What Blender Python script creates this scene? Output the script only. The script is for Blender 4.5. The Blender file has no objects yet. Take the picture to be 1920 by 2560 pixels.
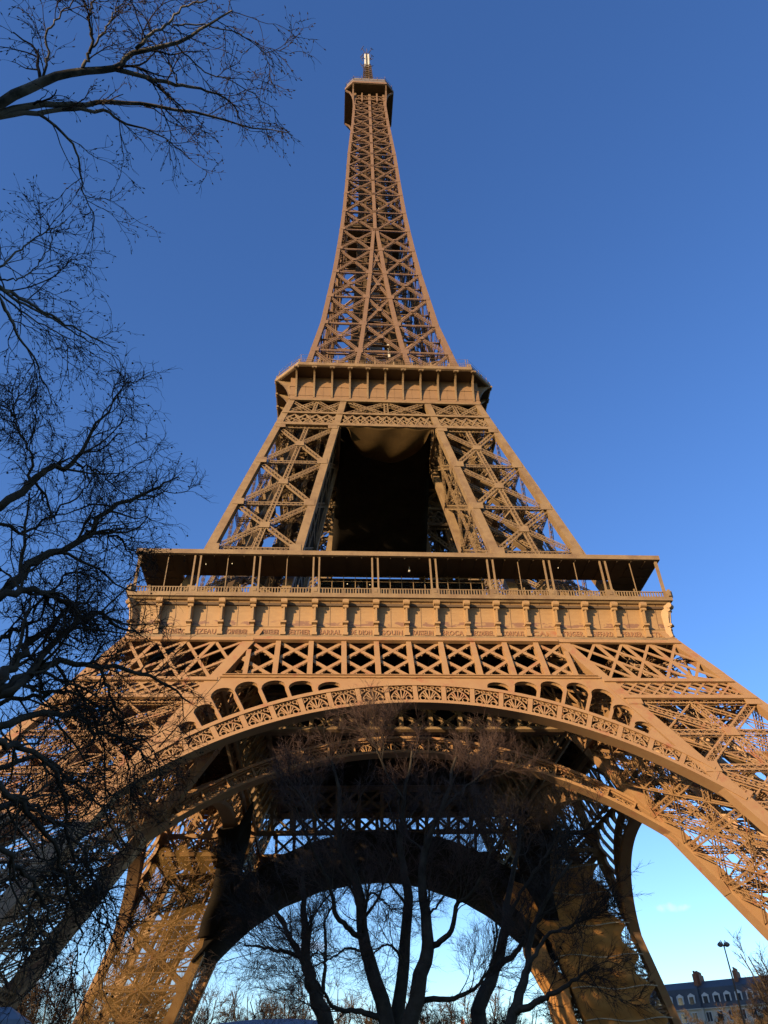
import bpy, math, random
import numpy as np
from mathutils import Matrix, Vector
R = math.radians
sc = bpy.context.scene
col = sc.collection
rng = np.random.default_rng(7)
random.seed(7)

# ------------------------------------------------------------------ camera
CAM = np.array([-9.585, -119.286, 1.7])
YAW, PIT, ROL, FPX = R(4.835), R(38.428), R(-1.989), 1915.14
def cam_axes():
    cy, sy, cp, sp = math.cos(YAW), math.sin(YAW), math.cos(PIT), math.sin(PIT)
    f = np.array([sy*cp, cy*cp, sp]); r = np.array([cy, -sy, 0.0]); u = np.cross(r, f)
    c, s = math.cos(ROL), math.sin(ROL)
    return c*r+s*u, -s*r+c*u, f
CR, CU, CF = cam_axes()
cd = bpy.data.cameras.new('camera'); cam = bpy.data.objects.new('camera', cd); col.objects.link(cam)
cam.matrix_world = Matrix(((CR[0], CU[0], -CF[0], CAM[0]), (CR[1], CU[1], -CF[1], CAM[1]), (CR[2], CU[2], -CF[2], CAM[2]), (0, 0, 0, 1)))
cd.sensor_fit = 'VERTICAL'; cd.sensor_height = 36; cd.lens = FPX/2560*36
cd.clip_start = 0.1; cd.clip_end = 6000
sc.camera = cam

# ------------------------------------------------------------------ sky, sun, exposure
SUN_AZ, SUN_EL = 48, 11            # degrees to the left of straight behind the camera
W = bpy.data.worlds.new("World"); sc.world = W; W.use_nodes = True
nt = W.node_tree; bg = nt.nodes['Background']
sky = nt.nodes.new('ShaderNodeTexSky'); sky.sky_type = 'NISHITA'; sky.sun_disc = False
sky.sun_elevation = R(SUN_EL); sky.sun_rotation = R(180+SUN_AZ)
sky.altitude = 100; sky.air_density = 1.0; sky.dust_density = 0.3; sky.ozone_density = 3.0
def cloud(src, px_, py_, rx, ry, amt):
    v = CF+(px_-960)/FPX*CR-(py_-1280)/FPX*CU; v = v/np.linalg.norm(v); e1 = np.cross(v, [0, 0, 1]); e1 /= np.linalg.norm(e1); e2 = np.cross(e1, v)
    N = nt.nodes.new; L_ = nt.links.new; tc = N('ShaderNodeTexCoord'); no = N('ShaderNodeTexNoise'); no.inputs['Scale'].default_value = 60; no.inputs['Detail'].default_value = 5; L_(tc.outputs['Generated'], no.inputs['Vector'])
    def dot(e, off, r):
        d = N('ShaderNodeVectorMath'); d.operation = 'DOT_PRODUCT'; L_(tc.outputs['Generated'], d.inputs[0]); d.inputs[1].default_value = tuple(e)
        m = N('ShaderNodeMath'); m.operation = 'MULTIPLY'; m.inputs[1].default_value = 1/r; L_(d.outputs['Value'], m.inputs[0])
        q = N('ShaderNodeMath'); q.operation = 'POWER'; q.inputs[1].default_value = 2; a = N('ShaderNodeMath'); a.operation = 'ABSOLUTE'; L_(m.outputs[0], a.inputs[0]); L_(a.outputs[0], q.inputs[0]); return q
    a, b = dot(e1, 0, rx), dot(e2, 0, ry); su = N('ShaderNodeMath'); L_(a.outputs[0], su.inputs[0]); L_(b.outputs[0], su.inputs[1])
    fw = N('ShaderNodeVectorMath'); fw.operation = 'DOT_PRODUCT'; L_(tc.outputs['Generated'], fw.inputs[0]); fw.inputs[1].default_value = tuple(v)
    n2 = N('ShaderNodeMath'); n2.operation = 'MULTIPLY_ADD'; L_(no.outputs[0], n2.inputs[0]); n2.inputs[1].default_value = 3.2; L_(su.outputs[0], n2.inputs[2])
    mr = N('ShaderNodeMapRange'); mr.interpolation_type = 'SMOOTHSTEP'; L_(n2.outputs[0], mr.inputs[0]); mr.inputs[1].default_value = 1.3; mr.inputs[2].default_value = 2.5; mr.inputs[3].default_value = amt; mr.inputs[4].default_value = 0
    gt = N('ShaderNodeMath'); gt.operation = 'GREATER_THAN'; gt.inputs[1].default_value = .5; L_(fw.outputs['Value'], gt.inputs[0])
    mu = N('ShaderNodeMath'); mu.operation = 'MULTIPLY'; L_(mr.outputs[0], mu.inputs[0]); L_(gt.outputs[0], mu.inputs[1])
    mx = N('ShaderNodeMix'); mx.data_type = 'RGBA'; L_(mu.outputs[0], mx.inputs[0]); L_(src, mx.inputs[6]); mx.inputs[7].default_value = (4.2, 3.1, 3.1, 1); return mx.outputs[2]
hs = nt.nodes.new('ShaderNodeHueSaturation'); hs.inputs['Saturation'].default_value = 1.15; hs.inputs['Hue'].default_value = .515
nt.links.new(sky.outputs[0], hs.inputs['Color']); nt.links.new(cloud(cloud(hs.outputs[0], 1672, 2268, .022, .006, .32), 790, 2365, .022, .007, .32), bg.inputs[0]); bg.inputs[1].default_value = 0.135
sv = Vector((-math.sin(R(SUN_AZ))*math.cos(R(SUN_EL)), -math.cos(R(SUN_AZ))*math.cos(R(SUN_EL)), math.sin(R(SUN_EL))))
sd = bpy.data.lights.new('sun', 'SUN'); sun = bpy.data.objects.new('sun', sd); col.objects.link(sun)
sd.energy = 5.0; sd.angle = R(0.5); sd.color = (1.0, 0.72, 0.42)
sun.rotation_euler = sv.to_track_quat('Z', 'Y').to_euler(); sun.location = (-150, -200, 120)
sc.view_settings.view_transform = 'Standard'; sc.view_settings.look = 'None'
sc.view_settings.exposure = 1.15; sc.view_settings.gamma = 1.0

# ------------------------------------------------------------------ materials
def mat(name, c1, c2=None, scale=1.0, rough=0.6, detail=6, contrast=(0.35, 0.65), bump=0.0, metal=0.0, spec=0.4, c3=None, s3=8.0, t3=(0.6, 0.66), stretch=None):
    m = bpy.data.materials.new(name); m.use_nodes = True
    n = m.node_tree; b = n.nodes['Principled BSDF']
    b.inputs['Roughness'].default_value = rough; b.inputs['Metallic'].default_value = metal
    b.inputs['Specular IOR Level'].default_value = spec
    b.inputs['Base Color'].default_value = (*c1, 1)
    if c2 is None: return m
    tc = n.nodes.new('ShaderNodeTexCoord'); src = tc.outputs['Object']
    if stretch:
        mp = n.nodes.new('ShaderNodeMapping'); mp.inputs['Scale'].default_value = stretch
        n.links.new(src, mp.inputs[0]); src = mp.outputs[0]
    def noise(s, d):
        t = n.nodes.new('ShaderNodeTexNoise'); t.inputs['Scale'].default_value = s; t.inputs['Detail'].default_value = d
        t.inputs['Roughness'].default_value = 0.62
        n.links.new(src, t.inputs['Vector']); return t
    t = noise(scale, detail); rp = n.nodes.new('ShaderNodeValToRGB')
    rp.color_ramp.elements[0].position, rp.color_ramp.elements[1].position = contrast
    rp.color_ramp.elements[0].color = (*c1, 1); rp.color_ramp.elements[1].color = (*c2, 1)
    n.links.new(t.outputs[0], rp.inputs[0]); out = rp.outputs[0]
    if c3:
        t3n = noise(s3, 8); r3 = n.nodes.new('ShaderNodeValToRGB')
        r3.color_ramp.elements[0].position, r3.color_ramp.elements[1].position = t3
        mx = n.nodes.new('ShaderNodeMix'); mx.data_type = 'RGBA'
        n.links.new(t3n.outputs[0], r3.inputs[0]); n.links.new(r3.outputs[0], mx.inputs[0])
        n.links.new(out, mx.inputs[6]); mx.inputs[7].default_value = (*c3, 1); out = mx.outputs[2]
    n.links.new(out, b.inputs['Base Color'])
    if bump:
        bp = n.nodes.new('ShaderNodeBump'); bp.inputs['Strength'].default_value = bump; bp.inputs['Distance'].default_value = 0.1
        n.links.new(t.outputs[0], bp.inputs['Height']); n.links.new(bp.outputs[0], b.inputs['Normal'])
    return m
M = {}
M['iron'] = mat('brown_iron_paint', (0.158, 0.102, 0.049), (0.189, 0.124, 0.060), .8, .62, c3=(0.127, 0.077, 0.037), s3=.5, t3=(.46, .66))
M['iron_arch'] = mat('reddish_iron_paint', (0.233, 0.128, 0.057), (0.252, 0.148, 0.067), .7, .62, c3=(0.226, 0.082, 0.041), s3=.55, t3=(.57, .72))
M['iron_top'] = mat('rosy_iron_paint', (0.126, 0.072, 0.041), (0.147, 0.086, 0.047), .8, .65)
M['iron_wall'] = mat('second_floor_paint', (0.157, 0.090, 0.042), (0.179, 0.104, 0.050), .5, .65)
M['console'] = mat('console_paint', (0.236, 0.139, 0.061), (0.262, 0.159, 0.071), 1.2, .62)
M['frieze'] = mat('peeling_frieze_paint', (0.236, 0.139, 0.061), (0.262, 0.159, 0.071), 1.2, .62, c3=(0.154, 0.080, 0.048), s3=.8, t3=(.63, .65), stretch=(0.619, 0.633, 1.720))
def band(m, z0, wd, amt):
    # the peeled patches sit mostly in one course of panels: raise the stain noise there
    n = m.node_tree; r3 = [q for q in n.nodes if q.type == 'VALTORGB'][1]; src = r3.inputs[0].links[0].from_socket
    tc = [q for q in n.nodes if q.type == 'TEX_COORD'][0]; sp = n.nodes.new('ShaderNodeSeparateXYZ'); n.links.new(tc.outputs['Object'], sp.inputs[0])
    mp = n.nodes.new('ShaderNodeMapRange'); mp.interpolation_type = 'SMOOTHSTEP'
    ab = n.nodes.new('ShaderNodeMath'); ab.operation = 'SUBTRACT'; ab.inputs[1].default_value = z0; n.links.new(sp.outputs[2], ab.inputs[0])
    a2 = n.nodes.new('ShaderNodeMath'); a2.operation = 'ABSOLUTE'; n.links.new(ab.outputs[0], a2.inputs[0])
    n.links.new(a2.outputs[0], mp.inputs[0]); mp.inputs[1].default_value = wd; mp.inputs[2].default_value = wd*1.25; mp.inputs[3].default_value = amt; mp.inputs[4].default_value = -.1
    ad = n.nodes.new('ShaderNodeMath'); n.links.new(src, ad.inputs[0]); n.links.new(mp.outputs[0], ad.inputs[1]); n.links.new(ad.outputs[0], r3.inputs[0])
band(M['frieze'], 51.35, .32, .13)
M['letter'] = mat('letter_paint', (0.212, 0.101, 0.046))
M['seam'] = mat('seam_dark', (.09, .05, .025))
M['dark'] = mat('dark_brown_and_soffit_shade', (.06, .035, .018), (.08, .05, .025), .5, .8)  # dark brown; on soffits and deck undersides the shade is in the colour
M['net_shade'] = mat('net_and_shade_black', (.012, .010, .008), (.018, .014, .010), .5, .95, spec=.05)  # netting taken down to black: its shade is put into the colour
M['brown_net'] = mat('brown_netting', (0.302, 0.144, 0.044), (0.423, 0.206, 0.062), .35, .85, bump=.5, spec=.1, contrast=(.3, .7))
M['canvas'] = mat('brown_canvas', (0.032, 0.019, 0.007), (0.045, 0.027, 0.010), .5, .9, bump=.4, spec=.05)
M['gauze'] = mat('brown_gauze', (0.112, 0.068, 0.022), (0.160, 0.096, 0.032), .35, .9, spec=.05)
g_ = M['gauze'].node_tree; o_ = g_.nodes['Material Output']; tr_ = g_.nodes.new('ShaderNodeBsdfTransparent'); mx_ = g_.nodes.new('ShaderNodeMixShader'); mx_.inputs[0].default_value = .26
g_.links.new(tr_.outputs[0], mx_.inputs[1]); g_.links.new(g_.nodes['Principled BSDF'].outputs[0], mx_.inputs[2]); g_.links.new(mx_.outputs[0], o_.inputs[0])
M['core_box'] = mat('dark_core', (.045, .03, .017), (.065, .042, .024), .7, .8, spec=.1)
M['rope'] = mat('pale_rope', (0.385, 0.315, 0.210))
M['white'] = mat('white_antenna_panel', (0.397, 0.387, 0.347), rough=.35)
M['grey_metal'] = mat('grey_lift_shaft', (.20, .20, .19), (.26, .25, .23), .6, .5)
M['cabin'] = mat('grey_cabin_mesh', (.10, .09, .085), (.15, .13, .12), 1.5, .5)
M['glass'] = mat('clear_window_glass', (.05, .06, .07), rough=.04, spec=.8)
g_ = M['glass'].node_tree; tr_ = g_.nodes.new('ShaderNodeBsdfTransparent'); tr_.inputs[0].default_value = (.72, .76, .80, 1); mx_ = g_.nodes.new('ShaderNodeMixShader'); mx_.inputs[0].default_value = .18
g_.links.new(tr_.outputs[0], mx_.inputs[1]); g_.links.new(g_.nodes['Principled BSDF'].outputs[0], mx_.inputs[2]); g_.links.new(mx_.outputs[0], g_.nodes['Material Output'].inputs[0])
M['stone'] = mat('masonry_base_stone', (0.210, 0.182, 0.140), (0.266, 0.231, 0.182), .6, .85, bump=.3)
M['bark'] = mat('dark_bark', (.030, .024, .018), (.055, .044, .032), 3.0, .9, bump=.6, spec=.1)
M['bark_birch'] = mat('pale_birch_bark', (0.032, 0.031, 0.027), (0.122, 0.115, 0.101), 2.2, .85, bump=.4, spec=.1, contrast=(.40, .58))
M['twig'] = mat('dark_twig', (.022, .017, .014), (.035, .026, .020), 2.0, .9, spec=.1)
M['twig_red'] = mat('reddish_brown_twig', (0.045, 0.030, 0.025), (0.070, 0.043, 0.033), 1.0, .9, spec=.1)
M['twig_far'] = mat('far_brown_twig', (0.055, 0.039, 0.023), (0.085, 0.055, 0.029), .3, .9, spec=.1)
M['seed'] = mat('brown_seed_ball', (.03, .02, .013), (.05, .035, .02), 20, .95, spec=.05)
M['shrub'] = mat('dry_shrub_leaf', (.06, .05, .018), (.16, .10, .03), .8, .9, spec=.1)

# ------------------------------------------------------------------ mesh helpers
class MB:
    def __init__(s): s.v = []; s.f = []; s.n = 0; s.b = []
    def add(s, v, f):
        v = np.asarray(v, float); s.v.append(v)
        s.f += [tuple(i+s.n for i in q) for q in f]; s.n += len(v)
    def bar(s, A, B, w, d, up=(0, 0, 1)): s.b.append((A[0], A[1], A[2], B[0], B[1], B[2], w, d, up[0], up[1], up[2]))
    def loft(s, rings, cap=True, closed=False):
        k = len(rings[0]); v = np.concatenate([np.asarray(r, float) for r in rings]); f = []
        m = len(rings)
        for a in range(m if closed else m-1):
            b = (a+1) % m
            for i in range(k): f.append((a*k+i, a*k+(i+1) % k, b*k+(i+1) % k, b*k+i))
        if cap and not closed: f += [tuple(range(k))[::-1], tuple(range((m-1)*k, m*k))]
        s.add(v, f)
    def box(s, x0, x1, y0, y1, z0, z1): s.loft([[(x0, y0, z), (x1, y0, z), (x1, y1, z), (x0, y1, z)] for z in (z0, z1)])
    def prism(s, poly, e1, e2, o, e3, t):     # polygon in the plane (e1,e2) from o, thickness t along e3
        e1, e2, o, e3 = map(lambda q: np.asarray(q, float), (e1, e2, o, e3))
        base = [o+p[0]*e1+p[1]*e2 for p in poly]
        s.loft([base, [q+e3*t for q in base]])
    def grid(s, P):                            # P[a][b] points
        P = np.asarray(P, float); a, b = P.shape[:2]
        s.add(P.reshape(-1, 3), [(i*b+j, i*b+j+1, (i+1)*b+j+1, (i+1)*b+j) for i in range(a-1) for j in range(b-1)])
    def build(s, name, m, parent=None, smooth=False):
        vs = list(s.v); n = s.n; fl = [np.array(s.f, dtype=object)] if s.f else []
        quads = None
        if s.b:
            b = np.array(s.b, float); A, B, w, d, up = b[:, :3], b[:, 3:6], b[:, 6:7]/2, b[:, 7:8]/2, b[:, 8:11]
            t = B-A; t /= np.maximum(np.linalg.norm(t, axis=1, keepdims=True), 1e-9)
            bad = np.abs((t*up).sum(1)/np.linalg.norm(up, axis=1)) > .985
            up = np.where(bad[:, None], np.array([[.31, -.95, .05]]), up)
            sd_ = np.cross(t, up); sd_ /= np.linalg.norm(sd_, axis=1, keepdims=True); u = np.cross(sd_, t)
            c = [A-sd_*w-u*d, A+sd_*w-u*d, A+sd_*w+u*d, A-sd_*w+u*d, B-sd_*w-u*d, B+sd_*w-u*d, B+sd_*w+u*d, B-sd_*w+u*d]
            V = np.stack(c, 1).reshape(-1, 3)
            q = np.array([(0, 1, 5, 4), (1, 2, 6, 5), (2, 3, 7, 6), (3, 0, 4, 7), (3, 2, 1, 0), (4, 5, 6, 7)])
            quads = (np.arange(len(b))[:, None, None]*8+q[None]).reshape(-1, 4)+n
            vs.append(V)
        V = np.concatenate(vs); me = bpy.data.meshes.new(name)
        sizes = [len(q) for q in s.f]; loops = [i for q in s.f for i in q]
        loops = np.array(loops, np.int32); sizes = np.array(sizes, np.int32)
        if quads is not None:
            loops = np.concatenate([loops, quads.reshape(-1)]).astype(np.int32); sizes = np.concatenate([sizes, np.full(len(quads), 4)]).astype(np.int32)
        return mk(name, V, loops, sizes, m, parent, smooth, me)
def mk(name, V, loops, sizes, m, parent=None, smooth=False, me=None):
    me = me or bpy.data.meshes.new(name)
    me.vertices.add(len(V)); me.vertices.foreach_set('co', np.ascontiguousarray(V, np.float32).ravel())
    me.loops.add(len(loops)); me.loops.foreach_set('vertex_index', np.asarray(loops, np.int32))
    me.polygons.add(len(sizes)); st = np.concatenate([[0], np.cumsum(sizes)[:-1]]).astype(np.int32)
    me.polygons.foreach_set('loop_start', st)
    me.polygons.foreach_set('use_smooth', np.full(len(sizes), bool(smooth)))
    me.update(calc_edges=True)
    if m: me.materials.append(m)
    o = bpy.data.objects.new(name, me); col.objects.link(o)
    if parent: o.parent = parent
    return o
def tag(o, label=None, cat=None, group=None, kind=None):
    if label: o['label'] = label
    if cat: o['category'] = cat
    if group: o['group'] = group
    if kind: o['kind'] = kind
    return o
def empty(name, loc=(0, 0, 0), parent=None):
    o = bpy.data.objects.new(name, None); col.objects.link(o); o.location = loc; o.parent = parent; return o
def copy_tree(o, parent=None):
    c = o.copy(); col.objects.link(c); c.parent = parent
    for ch in list(o.children): copy_tree(ch, c)
    return c
def quarter(o, ks=(1, 2, 3)):
    for k in ks: copy_tree(o, o.parent).rotation_euler.z = k*math.pi/2
def lat(mb, A, B, n, w, d, tc=.11, tl=.07, pitch=None, sides=True):
    """box lattice girder from A to B: four corner angles and zigzag lacing"""
    A = np.asarray(A, float); B = np.asarray(B, float); n = np.asarray(n, float)
    t = B-A; L = np.linalg.norm(t)
    if L < .3: return
    t /= L; n = n-t*(n@t); n /= np.linalg.norm(n); s = np.cross(t, n)
    a, b = s*(w/2-tc/2), n*(d/2-tc/2)
    for e in (1, -1):
        for g in (1, -1): mb.bar(A+e*a+g*b, B+e*a+g*b, tc*1.45, tc*.4, n)
    k = max(2, int(round(L/(pitch or w*1.05))))
    P = [A+t*L*i/k for i in range(k+1)]
    for i in range(k):
        e = 1 if i % 2 else -1
        for g in (1, -1):
            mb.bar(P[i]+e*a+g*b, P[i+1]-e*a+g*b, tl, tl*.3, n)
            mb.bar(P[i]-e*a+g*b, P[i+1]+e*a+g*b, tl, tl*.3, n)
        if sides:
            for g in (1, -1): mb.bar(P[i]+g*a+e*b, P[i+1]+g*a-e*b, tl*.6, tl, n)

# ------------------------------------------------------------------ tower profile
HT = [(0, 58.4), (48.3, 35.09), (57.6, 30.6), (67, 28.1), (110, 18.1), (124.4, 15.45), (139.4, 13.1), (150.7, 11.95), (162, 10.8), (173.3, 9.9), (183.3, 9.2), (193, 8.6), (203, 8.15), (211, 7.8), (220, 7.5), (228, 7.2), (249, 6.05), (276, 5.0)]
IT = [(0, 41.75), (48.5, 18.76), (57.6, 15.4), (68.5, 13.7), (109, 7.4), (116, 6.4), (124.4, 4.94), (139.4, 3.57), (150.7, 2.6), (162, 1.75), (173.3, 1.1), (183.3, .42), (290, .40)]
def h(z): return float(np.interp(z, [q[0] for q in HT], [q[1] for q in HT]))
def hi(z): return float(np.interp(z, [q[0] for q in IT], [q[1] for q in IT]))
def of(x, z, off=0.): return np.array([x, -h(z)+off, z])           # outer front face
def nf(x, z, off=0.): return np.array([x, -hi(z)-off, z])          # inner front face
def swap(P): return np.array([-P[1], -P[0], P[2]])
NF = np.array([0, -1., .4826]); NF /= np.linalg.norm(NF)
tower = tag(empty('lattice_tower'), 'tall brown iron lattice tower on four splayed legs with round arches', 'tower')

def chord(mb, z0, z1, fx, fy, c, step=4.0):
    zs = sorted(set([z0, z1]+[q[0] for q in HT+IT if z0 < q[0] < z1]))
    rings = []
    for z in zs:
        cc = c(z) if callable(c) else c
        x0, x1 = (h(z)-cc[0], h(z)) if fx else (hi(z), hi(z)+cc[1])
        y0, y1 = (h(z)-cc[0], h(z)) if fy else (hi(z), hi(z)+cc[1])
        rings.append([(x0, -y0, z), (x1, -y0, z), (x1, -y1, z), (x0, -y1, z)])
    mb.loft(rings)
    for k in (0, 1):          # seams: thin raised cover strips along the outward faces
        pass
def legchords(z0, z1, c):
    mb = MB()
    for fx in (0, 1):
        for fy in (0, 1): chord(mb, z0, z1, fx, fy, c)
    return mb
def gusset(mb, P, n, w, hh, t=.08):
    n = np.asarray(n, float); n = n/np.linalg.norm(n); v = np.array([0, 0, 1.])-n*n[2]; v /= np.linalg.norm(v)
    mb.bar(P-v*hh/2, P+v*hh/2, w, t, n)
def facefn(k):
    base = of if k in (0, 2) else nf
    if k < 2: return base
    return lambda x, z, off=0.: swap(base(x, z, off))
def facenrm(k, up=False):
    n = np.array([0, -1., .235 if k in (0, 2) else .155]) if up else np.array([0, -1., .4826 if k in (0, 2) else .474])
    n /= np.linalg.norm(n); return n if k < 2 else swap(n)
def cross_face(k, zs, cw, w, d, mid=True, hw=.7, hor_mid=False, zlist=None, pitch=None):
    """X bracing between the chords of one leg face"""
    mb = MB(); F = facefn(k); n = facenrm(k, zs[0] > 50); off = .55
    for z0, z1 in zip(zs[:-1], zs[1:]):
        a0, b0 = hi(z0)+cw/2, h(z0)-cw/2; a1, b1 = hi(z1)+cw/2, h(z1)-cw/2
        zc = (z0+z1)/2; ac, bc = hi(zc)+cw/2, h(zc)-cw/2
        lat(mb, F(a0, z0, off), F(b1, z1, off), n, w, d, pitch=pitch, sides=False)
        lat(mb, F(b0, z0, off+.03), F(a1, z1, off+.03), n, w, d, pitch=pitch, sides=False)
        lat(mb, F(a1, z1, off), F(b1, z1, off), n, hw, d, pitch=pitch)
        if mid: lat(mb, F((a0+b0)/2, z0, off), F((a1+b1)/2, z1, off), n, w*.9, d*.9, pitch=pitch)
        if hor_mid: lat(mb, F(ac, zc, off), F(bc, zc, off), n, hw, d, pitch=pitch)
        m_ = lambda p, q: (np.asarray(p)+np.asarray(q))/2
        c_ = F((ac+bc)/2, zc, off); q4 = [F(a0, z0, off), F(b0, z0, off), F(b1, z1, off), F(a1, z1, off)]
        for i in range(4 if zs[0] < 50 else 0):           # light secondary struts inside each triangle of the panel
            p, q = q4[i], q4[(i+1) % 4]; e_ = m_(p, q)
            for r in (m_(p, c_), m_(q, c_)): mb.bar(e_, r, .16, .08, n); mb.bar(e_-n*.35, r-n*.35, .12, .06, n)
            mb.bar(m_(p, c_)-n*.3, m_(q, c_)-n*.3, .12, .06, n)
        gusset(mb, c_+n*(d/2+.06), n, 1.5, 1.3)
        for z, a, b in (((z0, a0, b0), (z1, a1, b1)) if z0 == zs[0] else ((z1, a1, b1),)):
            gusset(mb, F(a+.5, z, -.04), n, 1.7, 1.5); gusset(mb, F(b-.5, z, -.04), n, 1.7, 1.5)
    return mb
def lattice(mb, F, z0, z1, u0, u1, nc, nr, w, d, n, off=.1, verts=0., lo=None, hi_=None):
    """flat-bar lattice in nc columns and nr rows of crosses between two slanted borders given as x(z)"""
    lo = lo or (lambda z: hi(z)); hi_ = hi_ or (lambda z: h(z))
    X = lambda u, z: lo(z)+u*(hi_(z)-lo(z))
    for c in range(nc):
        ua, ub = u0+(u1-u0)*c/nc, u0+(u1-u0)*(c+1)/nc
        for r in range(nr):
            za, zb = z0+(z1-z0)*r/nr, z0+(z1-z0)*(r+1)/nr
            mb.bar(F(X(ua, za), za, off), F(X(ub, zb), zb, off), w, d, n)
            mb.bar(F(X(ub, za), za, off+.015), F(X(ua, zb), zb, off+.015), w, d, n)
        if verts and c > 0: mb.bar(F(X(ua, z0), z0, off-.03), F(X(ua, z1), z1, off-.03), verts, d, n)
def leg_inside(z0, z1, zs, seed):
    """lift tracks, stairs and diaphragms inside a leg"""
    rg = random.Random(seed); a = MB(); st = MB()
    C = lambda u, v, z: np.array([hi(z)+u*(h(z)-hi(z)), -(hi(z)+v*(h(z)-hi(z))), z])
    for u, v in ((.3, .34), (.45, .34), (.58, .62), (.72, .62)):
        a.bar(C(u, v, z0), C(u, v, z1), .55, .8, (1, -1, 0))
    for z in np.arange(z0+1, z1, 2.6):
        a.bar(C(.3, .34, z), C(.45, .34, z), .2, .2); a.bar(C(.58, .62, z), C(.72, .62, z), .2, .2)
    for u, v in ((.12, .5), (.5, .12), (.5, .88), (.88, .5)):
        lat(a, C(u, v, z0), C(u, v, z1), (1, -1, 0), .7, .7, pitch=1.1)
    z = z0+.5; k = 0
    while z < z1-2.6:
        q = [(.40, .70), (.60, .78)] if k % 2 == 0 else [(.60, .70), (.40, .78)]
        st.bar(C(q[0][0], q[0][1], z), C(q[1][0], q[1][1], z+2.6), .9, .18, (0, 0, 1))
        for e in (.35, -.35): st.bar(C(q[0][0], q[0][1], z)+np.array([e, e, 1.]), C(q[1][0], q[1][1], z+2.6)+np.array([e, e, 1.]), .07, .07)
        z += 2.6; k += 1
    for z in zs:
        zz = min(z, z1-.3)
        lat(a, C(.05, .05, zz), C(.95, .95, zz), (0, 0, 1), .8, .8); lat(a, C(.95, .05, zz), C(.05, .95, zz), (0, 0, 1), .8, .8)
        for u in (.35, .65): lat(a, C(u, .05, zz), C(u, .95, zz), (0, 0, 1), .6, .6)
    for zz0, zz1 in zip(zs[:-1], zs[1:]):
        for v in (.28, .72):
            lat(a, C(.06, v, zz0), C(.94, v, zz1), (0, 1, 0), .55, .55); lat(a, C(.94, v, zz0), C(.06, v, zz1), (0, 1, 0), .55, .55)
    return a, st

# ------------------------------------------------------------------ lower legs (ground to first floor)
ZL = [2.0, 11, 20, 29, 38.3]
cw_low = lambda z: (float(np.interp(z, [0, 48, 57], [1.5, 1.25, 1.25])), float(np.interp(z, [0, 45, 50, 57], [1.9, 1.6, 1.35, 1.3])))
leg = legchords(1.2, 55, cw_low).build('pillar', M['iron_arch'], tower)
for k in range(4):
    mb = cross_face(k, ZL, 1.5, .95, .45, mid=True, hw=.8, hor_mid=True)
    F, n = facefn(k), facenrm(k)
    lattice(mb, F, 41.7, 48.2, .08, .94, 4, 2, .36, .12, n, off=.22, verts=.46)
    lattice(mb, F, 39.1, 41.2, .06, .96, 9, 2, .24, .12, n, off=.18)
    lattice(mb, F, 39.1, 41.2, .06, .96, 9, 2, .14, .1, n, off=.9)
    for z, w in ((41.45, .62), (38.75, .62), (48.4, .7)):
        mb.bar(F(hi(z)+.3, z, .10), F(h(z)-.3, z, .10), w, .3, n)
        mb.bar(F(hi(z)+.3, z-.28, -.05), F(h(z)-.3, z-.28, -.05), .10, .3, n)
    for z in (41.45, 38.75): mb.bar(F(hi(z)+.3, z, 1.3), F(h(z)-.3, z, 1.3), .4, .3, n)
    mb.build('lattice_face', M['iron_arch'], leg)
a, st = leg_inside(2, 54, ZL+[46.], 3)
a.build('lift_track', M['iron_arch'], leg); st.build('stair', M['iron'], leg)
for fx in (0, 1):
    for fy in (0, 1):
        x = (h(0) if fx else hi(0))+(-.75 if fx else .95); y = -((h(0) if fy else hi(0))+(-.75 if fy else .95))
        mb = MB(); mb.loft([[(x-s, y-s, z), (x+s, y-s, z), (x+s, y+s, z), (x-s, y+s, z)] for z, s in ((-.3, 3.6), (.6, 3.4), (.62, 2.6), (3.0, 2.0))])
        mb.build('masonry_base', M['stone'], leg)
quarter(leg)

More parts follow.
